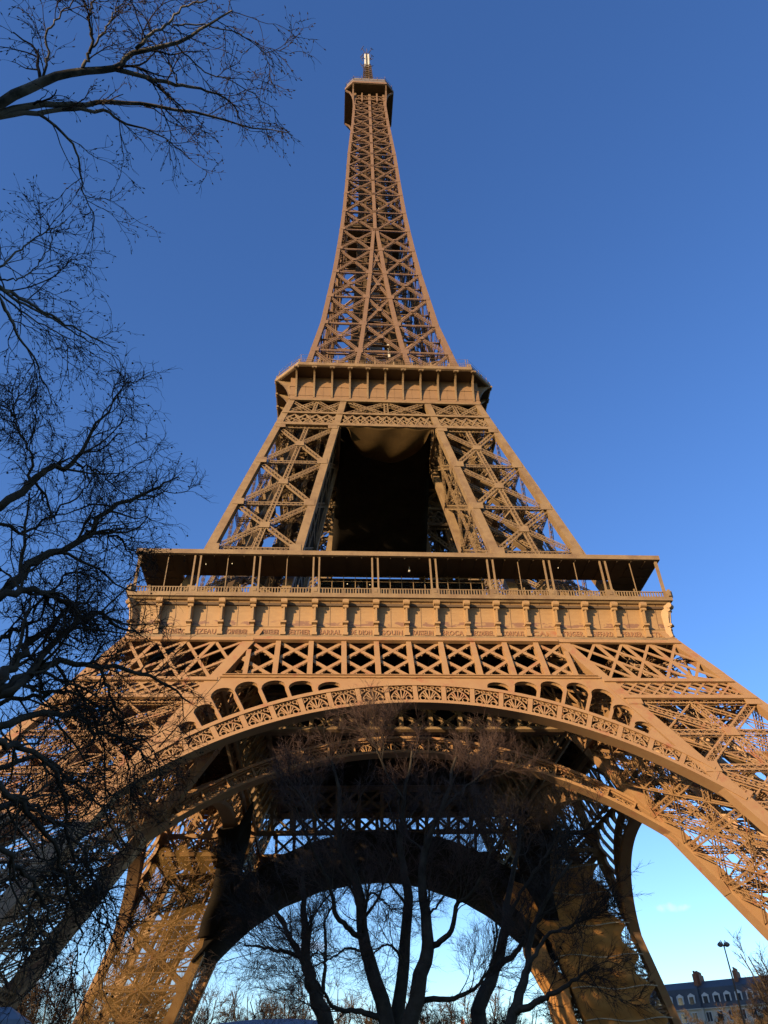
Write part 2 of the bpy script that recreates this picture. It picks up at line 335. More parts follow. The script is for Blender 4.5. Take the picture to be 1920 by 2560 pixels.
# ------------------------------------------------------------------ arches, spandrels and the great trellis girders
CE, RE, CI, RI = -1.8, 42.65, -5.4, 43.2
def arch(F, fans, name):
    mb = MB()
    def ring(c, r0, r1, o0, o1, phi):
        rings = []
        for p in np.radians(np.linspace(-phi, phi, 97)):
            s, q = math.sin(p), math.cos(p)
            rings.append([F(r*s, c+r*q, o) for r, o in ((r0, o0), (r1, o0), (r1, o1), (r0, o1))])
        mb.loft(rings)
    ring(CI, RI, RI+.42, -.12, 1.75, 45.3)
    ring(CI, RI+.42, RI+.62, .25, .6, 44)
    ring(CE, RE-.40, RE, -.16, .9, 44)
    ring(CE, RE-.6, RE-.42, .25, .6, 44)
    N = 21
    def pt(phi, r, off):    # r in 0..1 between the two flanges
        s, q = math.sin(phi), math.cos(phi)
        ri = RI+.42
        # distance from CI centre to the extrados circle
        dz = CE-CI; re = dz*q+math.sqrt((RE-.42)**2-(dz*s)**2)
        rr = ri+(re-ri)*r
        return F(rr*s, CI+rr*q, off)
    st = R(4.12)
    for k in range(-10, 12):
        ph = (k-.5)*st+st*.5
        A, B = pt(ph, 0, .05), pt(ph, 1, .05)
        mb.bar(A, B, .52, .2, NF); mb.bar(pt(ph, 0, .5), pt(ph, 1, .5), .2, .6, NF)
        if k == 11: continue
        mid = ph+st/2
        P = lambda x, y, o=.12: pt(mid+x*st/2, y, o)
        ringp = [(-.78+1.56*i/10, .18+.60*math.sin(math.pi*i/10)**.8) for i in range(11)]
        def poly(ps, w, d=.09, o=.10):
            for p0, p1 in zip(ps[:-1], ps[1:]): mb.bar(P(*p0, o), P(*p1, o), w, d, NF)
        poly(ringp, .13)
        for i in (2, 3, 5, 7, 8):
            poly([(0, .02), ringp[i]], .12)
        def circ(cx, cy, rx, ry, w, a0=0, a1=360, m=9):
            poly([(cx+rx*math.cos(R(a0+(a1-a0)*i/m)), cy+ry*math.sin(R(a0+(a1-a0)*i/m))) for i in range(m+1)], w)
        for e in (-1, 1):
            circ(e*.50, .16, .20, .15, .10); pass
            circ(e*.64, .84, .16, .12, .10); circ(e*.24, .89, .13, .08, .09); 
            poly([(e*.80, .62), (e*.66, .72), (e*.64, .72)], .13)
    return mb
for F, nm in ((of, 'outer_arch'), (nf, 'inner_arch')):
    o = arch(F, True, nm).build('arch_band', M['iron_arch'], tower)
    quarter(o)

def fill2d(splines, thick):
    """solid plate from a closed outline with holes (2D curve fill), returns verts and faces"""
    cu = bpy.data.curves.new('tmp', 'CURVE'); cu.dimensions = '2D'; cu.fill_mode = 'BOTH'; cu.extrude = thick/2
    for ps in splines:
        sp = cu.splines.new('POLY'); sp.points.add(len(ps)-1); sp.use_cyclic_u = True
        for p, q in zip(sp.points, ps): p.co = (q[0], q[1], 0, 1)
    ob = bpy.data.objects.new('tmp', cu); col.objects.link(ob)
    me = bpy.data.meshes.new_from_object(ob.evaluated_get(bpy.context.evaluated_depsgraph_get()))
    V = np.array([v.co[:] for v in me.vertices]); Fc = [tuple(p.vertices) for p in me.polygons]
    bpy.data.objects.remove(ob); bpy.data.curves.remove(cu); bpy.data.meshes.remove(me)
    return V, Fc
def spandrel_plate():
    ze = lambda x: CE+math.sqrt((RE-.02)**2-x*x)
    zm = 31.4
    out = [(x, ze(x)) for x in np.linspace(-26.6, 26.6, 81)]
    out += [(hi(41.65)+.05, 41.65), (-hi(41.65)-.05, 41.65)]
    holes = []
    def rnd(l):      # tombstone from angular range and top height
        a0, a1, zt, rr = l
        A0, A1 = R(a0), R(a1); rb = RE+.18
        pts = [(rb*math.sin(a), CE+rb*math.cos(a)) for a in np.linspace(A0, A1, 5)]
        x0, x1 = pts[0][0], pts[-1][0]
        # sides follow the arch radius, leaning
        def side(a, z): return (math.tan(a)*(z-CE), z)
        zs1 = zt-rr
        top0, top1 = side(A0, max(zs1, pts[0][1]+.05)), side(A1, max(zs1-.25, pts[-1][1]+.05))
        cx = (top0[0]+top1[0])/2; rx = (top1[0]-top0[0])/2
        arc = []
        for t in np.linspace(0, math.pi, 11):
            zb = (top1[1]+top0[1])/2+(top1[1]-top0[1])/2*math.cos(t)
            arc.append((cx+rx*math.cos(t), zb+max(zt-max(top0[1], top1[1]), .25)*math.sin(t)**.8))
        return pts+arc
    for l in ((11.3, 14.7, 41.2, .9), (15.4, 18.8, 41.35, 1.), (19.2, 22.5, 41.4, 1.2), (22.9, 26.0, 41.2, 1.3), (26.4, 29.3, 40.2, 1.3), (29.7, 32.3, 37.7, 1.1), (32.9, 35.0, 35.2, .6)):
        p = rnd(l); holes.append(p); holes.append([(-x, z) for x, z in p][::-1])
    V, Fc = fill2d([out]+holes, .3)
    V2 = np.array([of(v[0], v[1], v[2]+.2) for v in V])
    mb = MB(); mb.add(V2, Fc)
    # hole rims: depth behind the plate
    for p in holes:
        for q0, q1 in zip(p, p[1:]+p[:1]): mb.bar(of(q0[0], q0[1], .42), of(q1[0], q1[1], .42), .07, .4, NF)
    return mb
o = spandrel_plate().build('spandrel', M['iron_arch'], tower); quarter(o)

def trellis(F, outer):
    mb = MB(); n = NF
    xs = np.arange(-20, 21, 4.)
    for x0, x1 in zip(xs[:-1], xs[1:]):
        for za, zb in ((41.9, 45.05), (45.05, 48.2)):
            lim = lambda x, z: max(-hi(z)-.5, min(hi(z)+.5, x))
            for k, (p, q) in enumerate((((x0, za), (x1, zb)), ((x1, za), (x0, zb)))):
                A, B = F(lim(*p), p[1], .30+.02*k), F(lim(*q), q[1], .30+.02*k)
                mb.bar(A, B, .44, .10, n)
                A2, B2 = F(lim(*p), p[1], .82+.02*k), F(lim(*q), q[1], .82+.02*k)
                mb.bar(A2, B2, .10, .08, n)
                m = 6
                for i in range(m):      # lacing between the two bars
                    a = A+(B-A)*(i+.3)/m; b = A2+(B2-A2)*(i+.75)/m; mb.bar(a, b, .06, .10, n)
                    a = A+(B-A)*(i+.75)/m; b = A2+(B2-A2)*(i+.3)/m; mb.bar(a, b, .06, .10, n)
    for x in np.arange(-16, 17, 4.):
        mb.bar(F(x, 41.6, .05), F(x, 48.3, .05), .62, .36, n); mb.bar(F(x, 41.6, .8), F(x, 48.3, .8), .5, .3, n)
    for e in (-1, 1):
        for x in (19.4,): mb.bar(F(e*x, 41.6, .05), F(e*x, 46.4, .05), .55, .36, n)
    for z, w, o_ in ((48.45, .75, .1), (41.75, .30, .1), (48.4, .6, 1.25), (41.8, .5, 1.25)):
        mb.bar(F(-hi(z)-.2, z, o_), F(hi(z)+.2, z, o_), w, .5, n)
    for z in (48.1, 41.95): mb.bar(F(-hi(z), z, -.12), F(hi(z), z, -.12), .1, .5, n)
    # little lamp brackets along the bars
    for x0 in xs[:-1]:
        for za in (41.9, 45.05):
            for t in (.2, .36, .64, .8):
                for s in (1, -1):
                    x = x0+2+s*(t-.5)*4; z = za+3.15*t-.42
                    if abs(x) < hi(z)-.3: mb.bar(F(x, z, .25), F(x, z, .4), .11, .11, (0, 0, 1))
    return mb
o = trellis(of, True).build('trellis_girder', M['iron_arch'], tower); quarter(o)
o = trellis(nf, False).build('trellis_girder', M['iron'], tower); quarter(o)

# ------------------------------------------------------------------ first floor
ff = MB()
for k in range(4):
    c, s = math.cos(k*math.pi/2), math.sin(k*math.pi/2)
    rot = lambda p: (c*p[0]-s*p[1], s*p[0]+c*p[1], p[2])
    ff.loft([[rot((-34.6, -34.6, z)), rot((34.6, -34.6, z)), rot((12, -12, z)), rot((-12, -12, z))] for z in (53.6, 54.3)])
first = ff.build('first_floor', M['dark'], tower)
mb = MB()
for x in np.arange(-32, 33, 4.):
    for y0, y1 in ((-33.5, -12), (12, 33.5)):
        lat(mb, (x, y0, 51.8), (x, y1, 51.8), (1, 0, 0), 2.6, .5, pitch=2.2, sides=False); lat(mb, (y0, x, 51.8), (y1, x, 51.8), (0, 1, 0), 2.6, .5, pitch=2.2, sides=False)
mb.build('floor_beam', M['dark'], first)
def front_side():
    out = []
    # cornice slab and lower moulding
    mb = MB(); mb.loft([[(-a, -a, z), (a, -a, z), (a-3, -a+3, z), (-a+3, -a+3, z)] for a, z in ((35.0, 54.15), (35.2, 54.4), (35.42, 54.42), (35.42, 55.0))])
    out.append(mb.build('cornice', M['iron'], first))
    mb = MB(); mb.loft([[(-a, -a, z), (a, -a, z), (a-1.5, -a+1.5, z), (-a+1.5, -a+1.5, z)] for a, z in ((34.35, 48.7), (34.75, 48.75), (34.75, 49.15), (34.45, 49.2), (34.45, 49.4))])
    out.append(mb.build('moulding', M['iron'], first))
    # frieze: name band and curved cove above it
    mb = MB(); prof = [(33.95, 49.4), (34.02, 49.42), (34.02, 50.72), (34.10, 50.74), (34.10, 50.8), (33.92, 50.82)]
    prof += [(33.92+1.05*(1-math.cos(t)), 50.82+3.35*math.sin(t)) for t in np.linspace(.12, 1.5, 9)]
    prof += [(34.99, 54.3)]
    mb.grid([[(-a, -a, z) for a, z in prof], [(a, -a, z) for a, z in prof]])
    for k in range(-9, 9):
        x = (k+.5)*3.9
        for (a0, z0), (a1, z1) in zip(prof[5:-1], prof[6:]): mb.bar((x, -a0-.005, z0), (x, -a1-.005, z1), .06, .03, (0, -1, 0))
        for q in range(4):
            mb.bar((x-1.35+q*.9, -34.3, 49.42), (x-1.35+q*.9, -34.3, 49.58), .12, .12, (0, -1, 0))
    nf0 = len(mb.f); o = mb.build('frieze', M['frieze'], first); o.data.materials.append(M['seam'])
    o.data.polygons.foreach_set('material_index', np.array([0]*nf0+[1]*(len(o.data.polygons)-nf0), np.int32)); out.append(o)
    # balustrade
    mb = MB()
    mb.bar((-35.1, -35.1, 55.88), (35.1, -35.1, 55.88), .16, .12); mb.bar((-35.1, -35.1, 55.08), (35.1, -35.1, 55.08), .2, .14)
    for x in np.arange(-34.9, 35, .36):
        mb.bar((x, -35.1, 55.1), (x, -35.1, 55.85), .13, .13, (0, 1, 0))
    for k in range(-5, 5):
        x = (k+.5)*7.8
        if abs(x) < 36: mb.box(x-.55, x+.55, -35.26, -34.95, 55.02, 56.0); mb.box(x-.22, x+.22, -35.32, -35.27, 55.3, 55.75)
    out.append(mb.build('balustrade', M['iron'], first))
    # roof with dark ceiling
    mb = MB(); mb.loft([[(-a, -a, z), (a, -a, z), (a-b, -a+b, z), (-a+b, -a+b, z)] for a, b, z in ((35.35, 5.3, 61.02), (35.35, 5.3, 61.7))])
    out.append(mb.build('gallery_roof', M['iron'], first))
    mb = MB(); a = 35.15; mb.loft([[(-a, -a, z), (a, -a, z), (30.2, -30.2, z), (-30.2, -30.2, z)] for z in (60.95, 61.0)])
    for x in np.arange(-33, 34, 1.95): mb.bar((x, -35, 60.9), (x, -min(35, max(30.3, abs(x))) if abs(x) > 30.3 else -30.3, 60.9), .1, .14)
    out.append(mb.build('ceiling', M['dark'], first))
    return out
sides = front_side()
for o in sides: quarter(o)
def post():
    mb = MB(); mb.bar((0, 0, 55.0), (0, 0, 61.0), .22, .22, (0, 1, 0)); return mb.build('roof_post', M['iron'], first)
p0 = post(); used = False
for k in range(4):
    for j in range(-5, 5):
        for e in (-.38, .38):
            x = (j+.5)*7.8+e
            if abs(x) > 35.3: x = math.copysign(34.9 if e*x > 0 else 34.2, x)
            o = p0 if not used else p0.copy()
            if used: col.objects.link(o); o.parent = first
            used = True
            a = k*math.pi/2; o.location = (x*math.cos(a)+34.9*math.sin(a), x*math.sin(a)-34.9*math.cos(a), 0); o.rotation_euler.z = a
mb = MB(); mb.bar((0, 0, 55.0), (0, 0, 60.9), .10, .10, (0, 1, 0)); p1 = mb.build('net_pole', M['iron'], first)
used = False
for x in (-31.2, -23.4, -15.6, 15.6, 23.4, 31.2):
    for y, s in ((-34.6, 1.), (-31.0, 1.)):
        o = p1 if not used else p1.copy()
        if used: col.objects.link(o); o.parent = first
        used = True; o.location = (x+(1.4 if y > -34 else 0), y, 0); o.scale = (1.6 if y > -34 else 1.,)*2+(1,)
        if y > -34: o.scale.z = 1.; o.location.z = -1.9
# consoles
def console():
    pr = [(-.3, 49.4), (.42, 49.4), (.42, 50.45), (.50, 50.5), (.50, 50.62), (.40, 50.66), (.42, 50.8), (.72, 50.95), (.72, 51.25), (.46, 51.4), (.56, 52.2), (.80, 53.0), (1.05, 53.4), (1.22, 53.6), (1.22, 54.18), (-.3, 54.18)]
    mb = MB(); mb.prism([(-y, z) for y, z in pr], (0, 1, 0), (0, 0, 1), (-.24, 0, 0), (1, 0, 0), .48)
    for zz, yy, r, w in ((53.78, 1.06, .38, .40), (53.2, .86, .22, .34)):
        mb.loft([[(x, -yy+r*math.cos(t), zz+r*math.sin(t)) for t in np.linspace(0, 2*math.pi, 13)[:-1]] for x in (-w, w)])
    mb.box(-.36, .36, -.78, -.1, 50.95, 51.2); mb.box(-.33, .33, -.48, 0, 49.4, 49.75)
    mb.bar((0, -.56, 51.4), (0, -.95, 53.2), .2, .1, (0, 1, 0))
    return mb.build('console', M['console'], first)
c0 = console(); used = False
for k in range(4):
    for j in range(-9, 9):
        x = j*3.9
        o = c0 if not used else c0.copy()
        if used: col.objects.link(o); o.parent = first
        used = True; a = k*math.pi/2; yy = 34.16
        if j == -9:
            a2 = a-math.pi/4; o.location = ((-34.2)*math.cos(a)+34.2*math.sin(a), (-34.2)*math.sin(a)-34.2*math.cos(a), 0); o.rotation_euler.z = a2
        else:
            o.location = (x*math.cos(a)+yy*math.sin(a), x*math.sin(a)-yy*math.cos(a), 0); o.rotation_euler.z = a
# curved corner plates from the moulding down to the leg corner
mb = MB(); rings = []
for t in np.linspace(0, 1, 9):
    z = 48.9-6.2*t; a = h(z)+ (34.6-h(48.9))*(1-t)**2.2+.02
    rings.append([(a, -a, z), (a-1.3, -a, z), (a-1.3, -a+1.3, z), (a, -a+1.3, z)])
mb.loft(rings); o = mb.build('corner_plate', M['iron_arch'], first); quarter(o)
# the scientists' names on the name band
NAMES = ['JAMIN', 'GAY-LUSSAC', 'FIZEAU', 'SCHNEIDER', 'LE CHATELIER', 'BERTHIER', 'BARRAL', 'DE DION', 'GOUIN', 'JOUSSELIN', 'BROCA', 'BECQUEREL', 'CORIOLIS', 'CAIL', 'TRIGER', 'GIFFARD', 'PERRIER', 'STURM']
for j, nm in enumerate(NAMES):
    cu = bpy.data.curves.new('tmp', 'FONT'); cu.body = nm; cu.size = .95; cu.extrude = .05; cu.offset = .012; cu.space_character = 1.12; cu.resolution_u = 2
    ob = bpy.data.objects.new('tmp', cu); col.objects.link(ob)
    me = bpy.data.meshes.new_from_object(ob.evaluated_get(bpy.context.evaluated_depsgraph_get())); bpy.data.objects.remove(ob); bpy.data.curves.remove(cu)
    V = np.array([v.co[:] for v in me.vertices]); w = V[:, 0].max()-V[:, 0].min(); V[:, 0] -= (V[:, 0].max()+V[:, 0].min())/2
    V[:, 0] *= min(1.25, 2.75/w)
    x = (j-8.5)*3.9
    V2 = np.stack([V[:, 0]+x, -34.02-.03-V[:, 2], V[:, 1]+49.72], 1); Fc = [tuple(p.vertices) for p in me.polygons]; bpy.data.meshes.remove(me)
    mb = MB(); mb.add(V2, Fc); mb.build('name_lettering', M['letter'], first)
# glazed pavilion in the middle of the gallery
pv = MB(); pv.box(-11.6, -11.3, -29.9, -24, 54.4, 60.7); pv.box(11.5, 11.8, -29.9, -24, 54.4, 60.7); pv.box(-11.6, 11.8, -29.9, -24, 60.72, 60.92)
pv = pv.build('pavilion', M['dark'], first)
mb = MB(); mb.box(-11.28, 11.48, -29.8, -29.75, 54.4, 60.7); mb.build('pavilion_window', M['glass'], pv)
mb = MB()
for x in np.arange(-11.2, 11.6, 1.6): mb.bar((x, -30.9, 54.4), (x, -30.9, 60.8), .09, .09, (0, 1, 0))
for z in (59.75, 60.5): mb.bar((-11.3, -30.92, z), (11.5, -30.92, z), .07, .09)
mb.build('mullion', M['iron'], pv)
em = bpy.data.materials.new('lit_lamp'); em.use_nodes = True; b_ = em.node_tree.nodes['Principled BSDF']; b_.inputs['Emission Color'].default_value = (1, .75, .4, 1); b_.inputs['Emission Strength'].default_value = .7; b_.inputs['Base Color'].default_value = (.2, .15, .1, 1)
def ball(mb, c, r, n=8, m=6):
    mb.loft([[(c[0]+r*math.sin(p)*math.cos(t), c[1]+r*math.sin(p)*math.sin(t), c[2]+r*math.cos(p)) for t in np.linspace(0, 2*math.pi, n+1)[:-1]] for p in np.linspace(.15, math.pi-.15, m)])
for x, y, z in ((-23, -33.5, 60.7), (-26.5, -33.3, 60.7), (-7.5, -31, 59.3), (21.5, -33.5, 60.7), (-4.4, -31, 59.2)):
    mb = MB(); ball(mb, (x, y, z), .06); mb.build('ceiling_lamp', em, first)
mb = MB(); ball(mb, (0.9, -33, 60.2), .16); mb.bar((.9, -33, 60.4), (.9, -33, 60.95), .08, .08, (0, 1, 0)); mb.build('globe_lamp', M['white'], first)

# ------------------------------------------------------------------ upper legs (first to second floor)
ZU = [56.4, 67.4, 78, 89.2, 100]
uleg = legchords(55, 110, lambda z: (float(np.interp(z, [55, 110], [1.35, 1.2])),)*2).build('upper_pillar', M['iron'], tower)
for k in range(4):
    mb = cross_face(k, ZU, 1.3, .80, .36, mid=True, hw=.7)
    F, n = facefn(k), facenrm(k, True)
    lattice(mb, F, 101.0, 103.9, .06, .95, 5, 1, .24, .3, n, off=.25); lattice(mb, F, 101.0, 103.9, .06, .95, 5, 2, .2, .25, n, off=.3)
    for z, w in ((100.55, .75), (104.3, .55), (108.9, .6)):
        mb.bar(F(hi(z)+.2, z, .08), F(h(z)-.2, z, .08), w, .4, n)
    for c in range(2):
        u0, u1 = .06+.44*c, .06+.44*(c+1)
        X = lambda u, z: hi(z)+u*(h(z)-hi(z))
        lat(mb, F(X(u0, 104.6), 104.6, .5), F(X(u1, 108.6), 108.6, .5), n, .7, .7); lat(mb, F(X(u1, 104.6), 104.6, .53), F(X(u0, 108.6), 108.6, .53), n, .7, .7)
        if c: lat(mb, F(X(u0, 104.6), 104.6, .5), F(X(u0, 108.6), 108.6, .5), n, .6, .6)
    mb.build('lattice_face', M['iron'], uleg)
a, st = leg_inside(56, 108, ZU+[106.], 5)
def core_box(z0, z1, n, box, P):
    mb = MB(); u0, u1, v0, v1 = box; rings = []
    for i, z in enumerate(np.linspace(z0, z1, n)):
        e = .0 if i % 3 else .05
        rings.append([P(u0+e, v0+e, z), P(u1-e, v0+e, z), P(u1-e, v1-e, z), P(u0+e, v1-e, z)])
    mb.loft(rings); return mb
CL = lambda u, v, z: np.array([hi(z)+u*(h(z)-hi(z)), -(hi(z)+v*(h(z)-hi(z))), z])
for bx in ((.26, .50, .28, .46), (.55, .78, .56, .74)): core_box(57, 104, 40, bx, CL).build('shade_core', M['core_box'], uleg)  # solid dark boxes added to darken the inside of the upper legs
a.build('lift_track', M['iron'], uleg); st.build('stair', M['iron'], uleg)
quarter(uleg)
def upper_girder():
    mb = MB(); F = of; n = facenrm(0, True)
    lo = lambda z: -hi(z)+.3; hi_ = lambda z: hi(z)-.3
    lattice(mb, F, 101.0, 103.9, 0, 1, 10, 1, .24, .3, n, off=.25, lo=lo, hi_=hi_); lattice(mb, F, 101.0, 103.9, 0, 1, 10, 2, .2, .25, n, off=.3, lo=lo, hi_=hi_)
    for z, w in ((100.55, .75), (104.3, .55), (108.9, .6)): mb.bar(F(-hi(z)-.2, z, .08), F(hi(z)+.2, z, .08), w, .4, n)
    for x0, x1 in ((-1, 0), (0, 1)):
        w0, w1 = hi(104.6)-.5, hi(108.6)-.5
        lat(mb, F(x0*w0, 104.6, .5), F(x1*w1, 108.6, .5), n, .7, .7); lat(mb, F(x1*w0, 104.6, .53), F(x0*w1, 108.6, .53), n, .7, .7)
    lat(mb, F(0, 104.6, .5), F(0, 108.6, .5), n, .8, .7)
    return mb
o = upper_girder().build('trellis_girder', M['iron'], tower); quarter(o)

# ------------------------------------------------------------------ second floor
def octo(a, c, z): return [(-(a-c), -a, z), (a-c, -a, z), (a, -(a-c), z), (a, a-c, z), (a-c, a, z), (-(a-c), a, z), (-a, a-c, z), (-a, -(a-c), z)]
mb = MB(); mb.loft([octo(21.2, 4.5, 115.3), octo(21.4, 4.6, 115.42), octo(21.4, 4.6, 116.15), octo(21.15, 4.5, 116.2)])
second = mb.build('second_floor', M['iron'], tower)
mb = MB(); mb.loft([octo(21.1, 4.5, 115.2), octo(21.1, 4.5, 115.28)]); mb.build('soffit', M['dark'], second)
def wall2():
    mb = MB(); a = 18.25
    mb.loft([[(-a, -a, z), (a, -a, z), (a-.4, -a+.4, z), (-a+.4, -a+.4, z)] for z in (109.2, 115.25)])
    for z, w, d in ((109.3, .5, .30), (112.6, .10, .14), (110.2, .06, .1)): mb.bar((-a-.1, -a-.02, z), (a+.1, -a-.02, z), d, w, (0, 0, 1))
    for j in range(-5, 5):
        x = (j+.5)*3.42; mb.bar((x, -a-.01, 109.5), (x, -a-.01, 112.6), .06, .06, (0, 1, 0)); mb.box(x-.14, x+.14, -a-.12, -a, 112.55, 112.85)
    return mb
o = wall2().build('frieze_wall', M['iron_wall'], second); quarter(o)
def console2():
    ps = [(0, 109.45)]+[(2.85*(1-math.cos(t))+.25, 109.5+5.5*math.sin(t)) for t in np.linspace(0, math.pi/2, 10)]+[(3.1, 115.25), (0, 115.25)]
    mb = MB(); mb.prism([(-y, z) for y, z in ps], (0, 1, 0), (0, 0, 1), (-.11, 0, 0), (1, 0, 0), .22)
    for (a0, z0), (a1, z1) in zip(ps[1:10], ps[2:11]): mb.bar((0, -a0, z0), (0, -a1, z1), .34, .06, (0, -1, .3))
    for e in (-.3, .3): mb.loft([[(e+x, -3.0+.24*math.cos(t), 114.95+.24*math.sin(t)) for t in np.linspace(0, 2*math.pi, 9)[:-1]] for x in (-.16, .16)])
    return mb.build('console', M['iron'], second)
c0 = console2(); used = False
for k in range(4):
    for j in range(-5, 6):
        o = c0 if not used else c0.copy()
        if used: col.objects.link(o); o.parent = second
        used = True; a = k*math.pi/2; x = j*3.42
        o.location = (x*math.cos(a)+18.2*math.sin(a), x*math.sin(a)-18.2*math.cos(a), 0); o.rotation_euler.z = a
mb = MB()
O = octo(21.1, 4.5, 0)
for p, q in zip(O, O[1:]+O[:1]):
    for z in (116.75, 117.3): mb.bar((p[0], p[1], z), (q[0], q[1], z), .07, .07)
    for z in (118.2, 119.0): mb.bar((p[0]*.985, p[1]*.985, z), (q[0]*.985, q[1]*.985, z), .03, .03)
    L = math.hypot(q[0]-p[0], q[1]-p[1]); k = max(2, int(L/.45))
    for i in range(k+1):
        x, y = p[0]+(q[0]-p[0])*i/k, p[1]+(q[1]-p[1])*i/k
        mb.bar((x, y, 116.15), (x, y, 117.3), .035, .035, (0, 1, 0))
        if i % 8 == 0: mb.bar((x*.985, y*.985, 116.15), (x*.985, y*.985, 119.0), .08, .08, (0, 1, 0)); mb.box(x-.16, x+.16, y-.16, y+.16, 116.15, 117.1)
mb.build('railing', M['iron'], second)
mb = MB(); mb.prism([(-2.6, 116), (2.6, 116), (2.6, 119.2), (0, 121.6), (-2.6, 119.2)], (1, 0, 0), (0, 0, 1), (1.5, -13.5, 0), (0, 1, 0), 5); mb.build('lift_house', M['grey_metal'], second)
mb = MB(); mb.box(9.5, 14.5, -15.5, -9, 116.2, 119.4); mb.box(9.2, 14.8, -15.8, -8.7, 119.4, 119.7); mb.build('machine_room', M['iron_wall'], second)

# ------------------------------------------------------------------ spire
ZS = [116.2, 128, 139.4, 150.7, 162, 173.3, 183.3, 193, 203, 211, 219.8, 227.5, 235, 241.5, 247.8, 253.6, 259, 263.5, 267.5]
cs = lambda z: float(np.interp(z, [116, 183, 270], [1.15, .95, .75]))
mb = MB()
for sx in (1, -1):
    for sy in (1, -1):
        zs = sorted(set([116.1, 276]+ZS+[q[0] for q in HT if q[0] > 117]))
        mb.loft([[(sx*(h(z)-cs(z)), sy*(h(z)-cs(z)), z), (sx*h(z), sy*(h(z)-cs(z)), z), (sx*h(z), sy*h(z), z), (sx*(h(z)-cs(z)), sy*h(z), z)] for z in zs if 116 <= z <= 276])
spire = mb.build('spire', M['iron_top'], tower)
def spire_face():
    mb = MB(); F = lambda x, z, o=0.: np.array([x, -h(z)+o, z]); n = np.array([0, -1, .1])
    for e in (-1, 1):          # inner chords, merging at 183 m
        zs = [z for z in sorted(set(ZS+[116.1])) if z <= 183.3]
        mb.loft([[(e*(hi(z))-.45*(1 if z < 183 else .9), -h(z)-.0, z), (e*hi(z)+.45*(1 if z < 183 else .9), -h(z), z), (e*hi(z)+.45, -h(z)+.8, z), (e*hi(z)-.45, -h(z)+.8, z)] for z in zs])
    zs = [z for z in ZS if z >= 183]+[272.5]
    mb.loft([[(-.42, -h(z), z), (.42, -h(z), z), (.42, -h(z)+.7, z), (-.42, -h(z)+.7, z)] for z in zs])
    for z0, z1 in zip(ZS[:-1], ZS[1:]):
        w = float(np.interp(z0, [116, 183, 268], [.64, .48, .36])); d = w*.8; tl = .06
        i0 = hi(z0) if z0 < 183 else 0; i1 = hi(z1) if z1 < 183 else 0
        o0, o1 = h(z0)-cs(z0)/2, h(z1)-cs(z1)/2
        for e in (-1, 1):
            lat(mb, F(e*i0, z0, .4), F(e*o1, z1, .4), n, w, d, tc=.10, tl=tl); lat(mb, F(e*o0, z0, .43), F(e*i1, z1, .43), n, w, d, tc=.10, tl=tl)
            lat(mb, F(e*i1, z1, .4), F(e*o1, z1, .4), n, w*.6, d, tc=.12, tl=tl, sides=False)
            gusset(mb, F(e*(i0+o0)/2*.5+e*(i1+o1)/2*.5, (z0+z1)/2, .0), n, w*1.3, w*1.1)
            gusset(mb, F(e*(o1-.35), z1, -.02), n, w*2.4, w*2.2); gusset(mb, F(e*i1 + (e*.2 if i1 else 0), z1, -.02), n, w*2.6, w*2.4)
        if z1 < 175:
            lat(mb, F(-i0, z0, .4), F(i1, z1, .4), n, w*.9, d, tl=tl); lat(mb, F(i0, z0, .43), F(-i1, z1, .43), n, w*.9, d, tl=tl); lat(mb, F(-i1, z1, .4), F(i1, z1, .4), n, w*.6, d, tl=tl, sides=False)
            gusset(mb, F(0, (z0+z1)/2, .0), n, 1.0, .9)
    # second, inner layer of thinner cross bracing
    for z0, z1 in zip(ZS[:-1], ZS[1:]):
        zc = (z0+z1)/2
        for e in (-1, 1):
            mb.bar(F(e*.1, zc, 1.6), F(e*h(zc)*.93, z1, 1.6), .2, .2, n); mb.bar(F(e*h(zc)*.93, zc, 1.6), F(e*.1, z1, 1.6), .2, .2, n)
        mb.bar(F(-h(zc), zc, 1.2), F(h(zc), zc, 1.2), .16, .25, n)
    mb.bar(F(-h(270), 270.3, .1), F(h(270), 270.3, .1), .5, .4, n); mb.bar(F(-h(267), 267.6, .1), F(h(267), 267.6, .1), .5, .4, n)
    lattice(mb, F, 268, 270, 0, 1, 8, 1, .14, .2, n, off=.1, lo=lambda z: -h(z), hi_=lambda z: h(z))
    for x in (-2.5, 2.5): mb.bar(F(x, 266, 0), F(x, 272.8, -.1), .5, .4, n)
    return mb
o = spire_face().build('lattice_face', M['iron_top'], spire)
for k in (1, 2, 3): copy_tree(o, spire).rotation_euler.z = k*math.pi/2
mb = MB()
for z0, z1 in zip(ZS[:-1], ZS[1:]):
    a = h(z1)*.92
    mb.bar((-a, -a, z1), (a, a, z1), .3, .4); mb.bar((a, -a, z1), (-a, a, z1), .3, .4)
    for t in (-.35, .35): mb.bar((t*a, -a, z1), (t*a, a, z1), .3, .3); mb.bar((-a, t*a, z1), (a, t*a, z1), .3, .3)
    a0 = h(z0)*.45; a1 = h(z1)*.45
    for sx in (-1, 1):
        mb.bar((sx*a0, -a0, z0), (sx*a1, a1, z1), .25, .25); mb.bar((sx*a0, a0, z0), (sx*a1, -a1, z1), .25, .25)
        for sy in (-1, 1): lat(mb, (sx*a0, sy*a0, z0), (sx*a1, sy*a1, z1), (1, 0, 0), .6, .6, pitch=1.3)
        mb.bar((-a0, sx*a0, z0), (a1, sx*a1, z1), .25, .25); mb.bar((a0, sx*a0, z0), (-a1, sx*a1, z1), .25, .25)
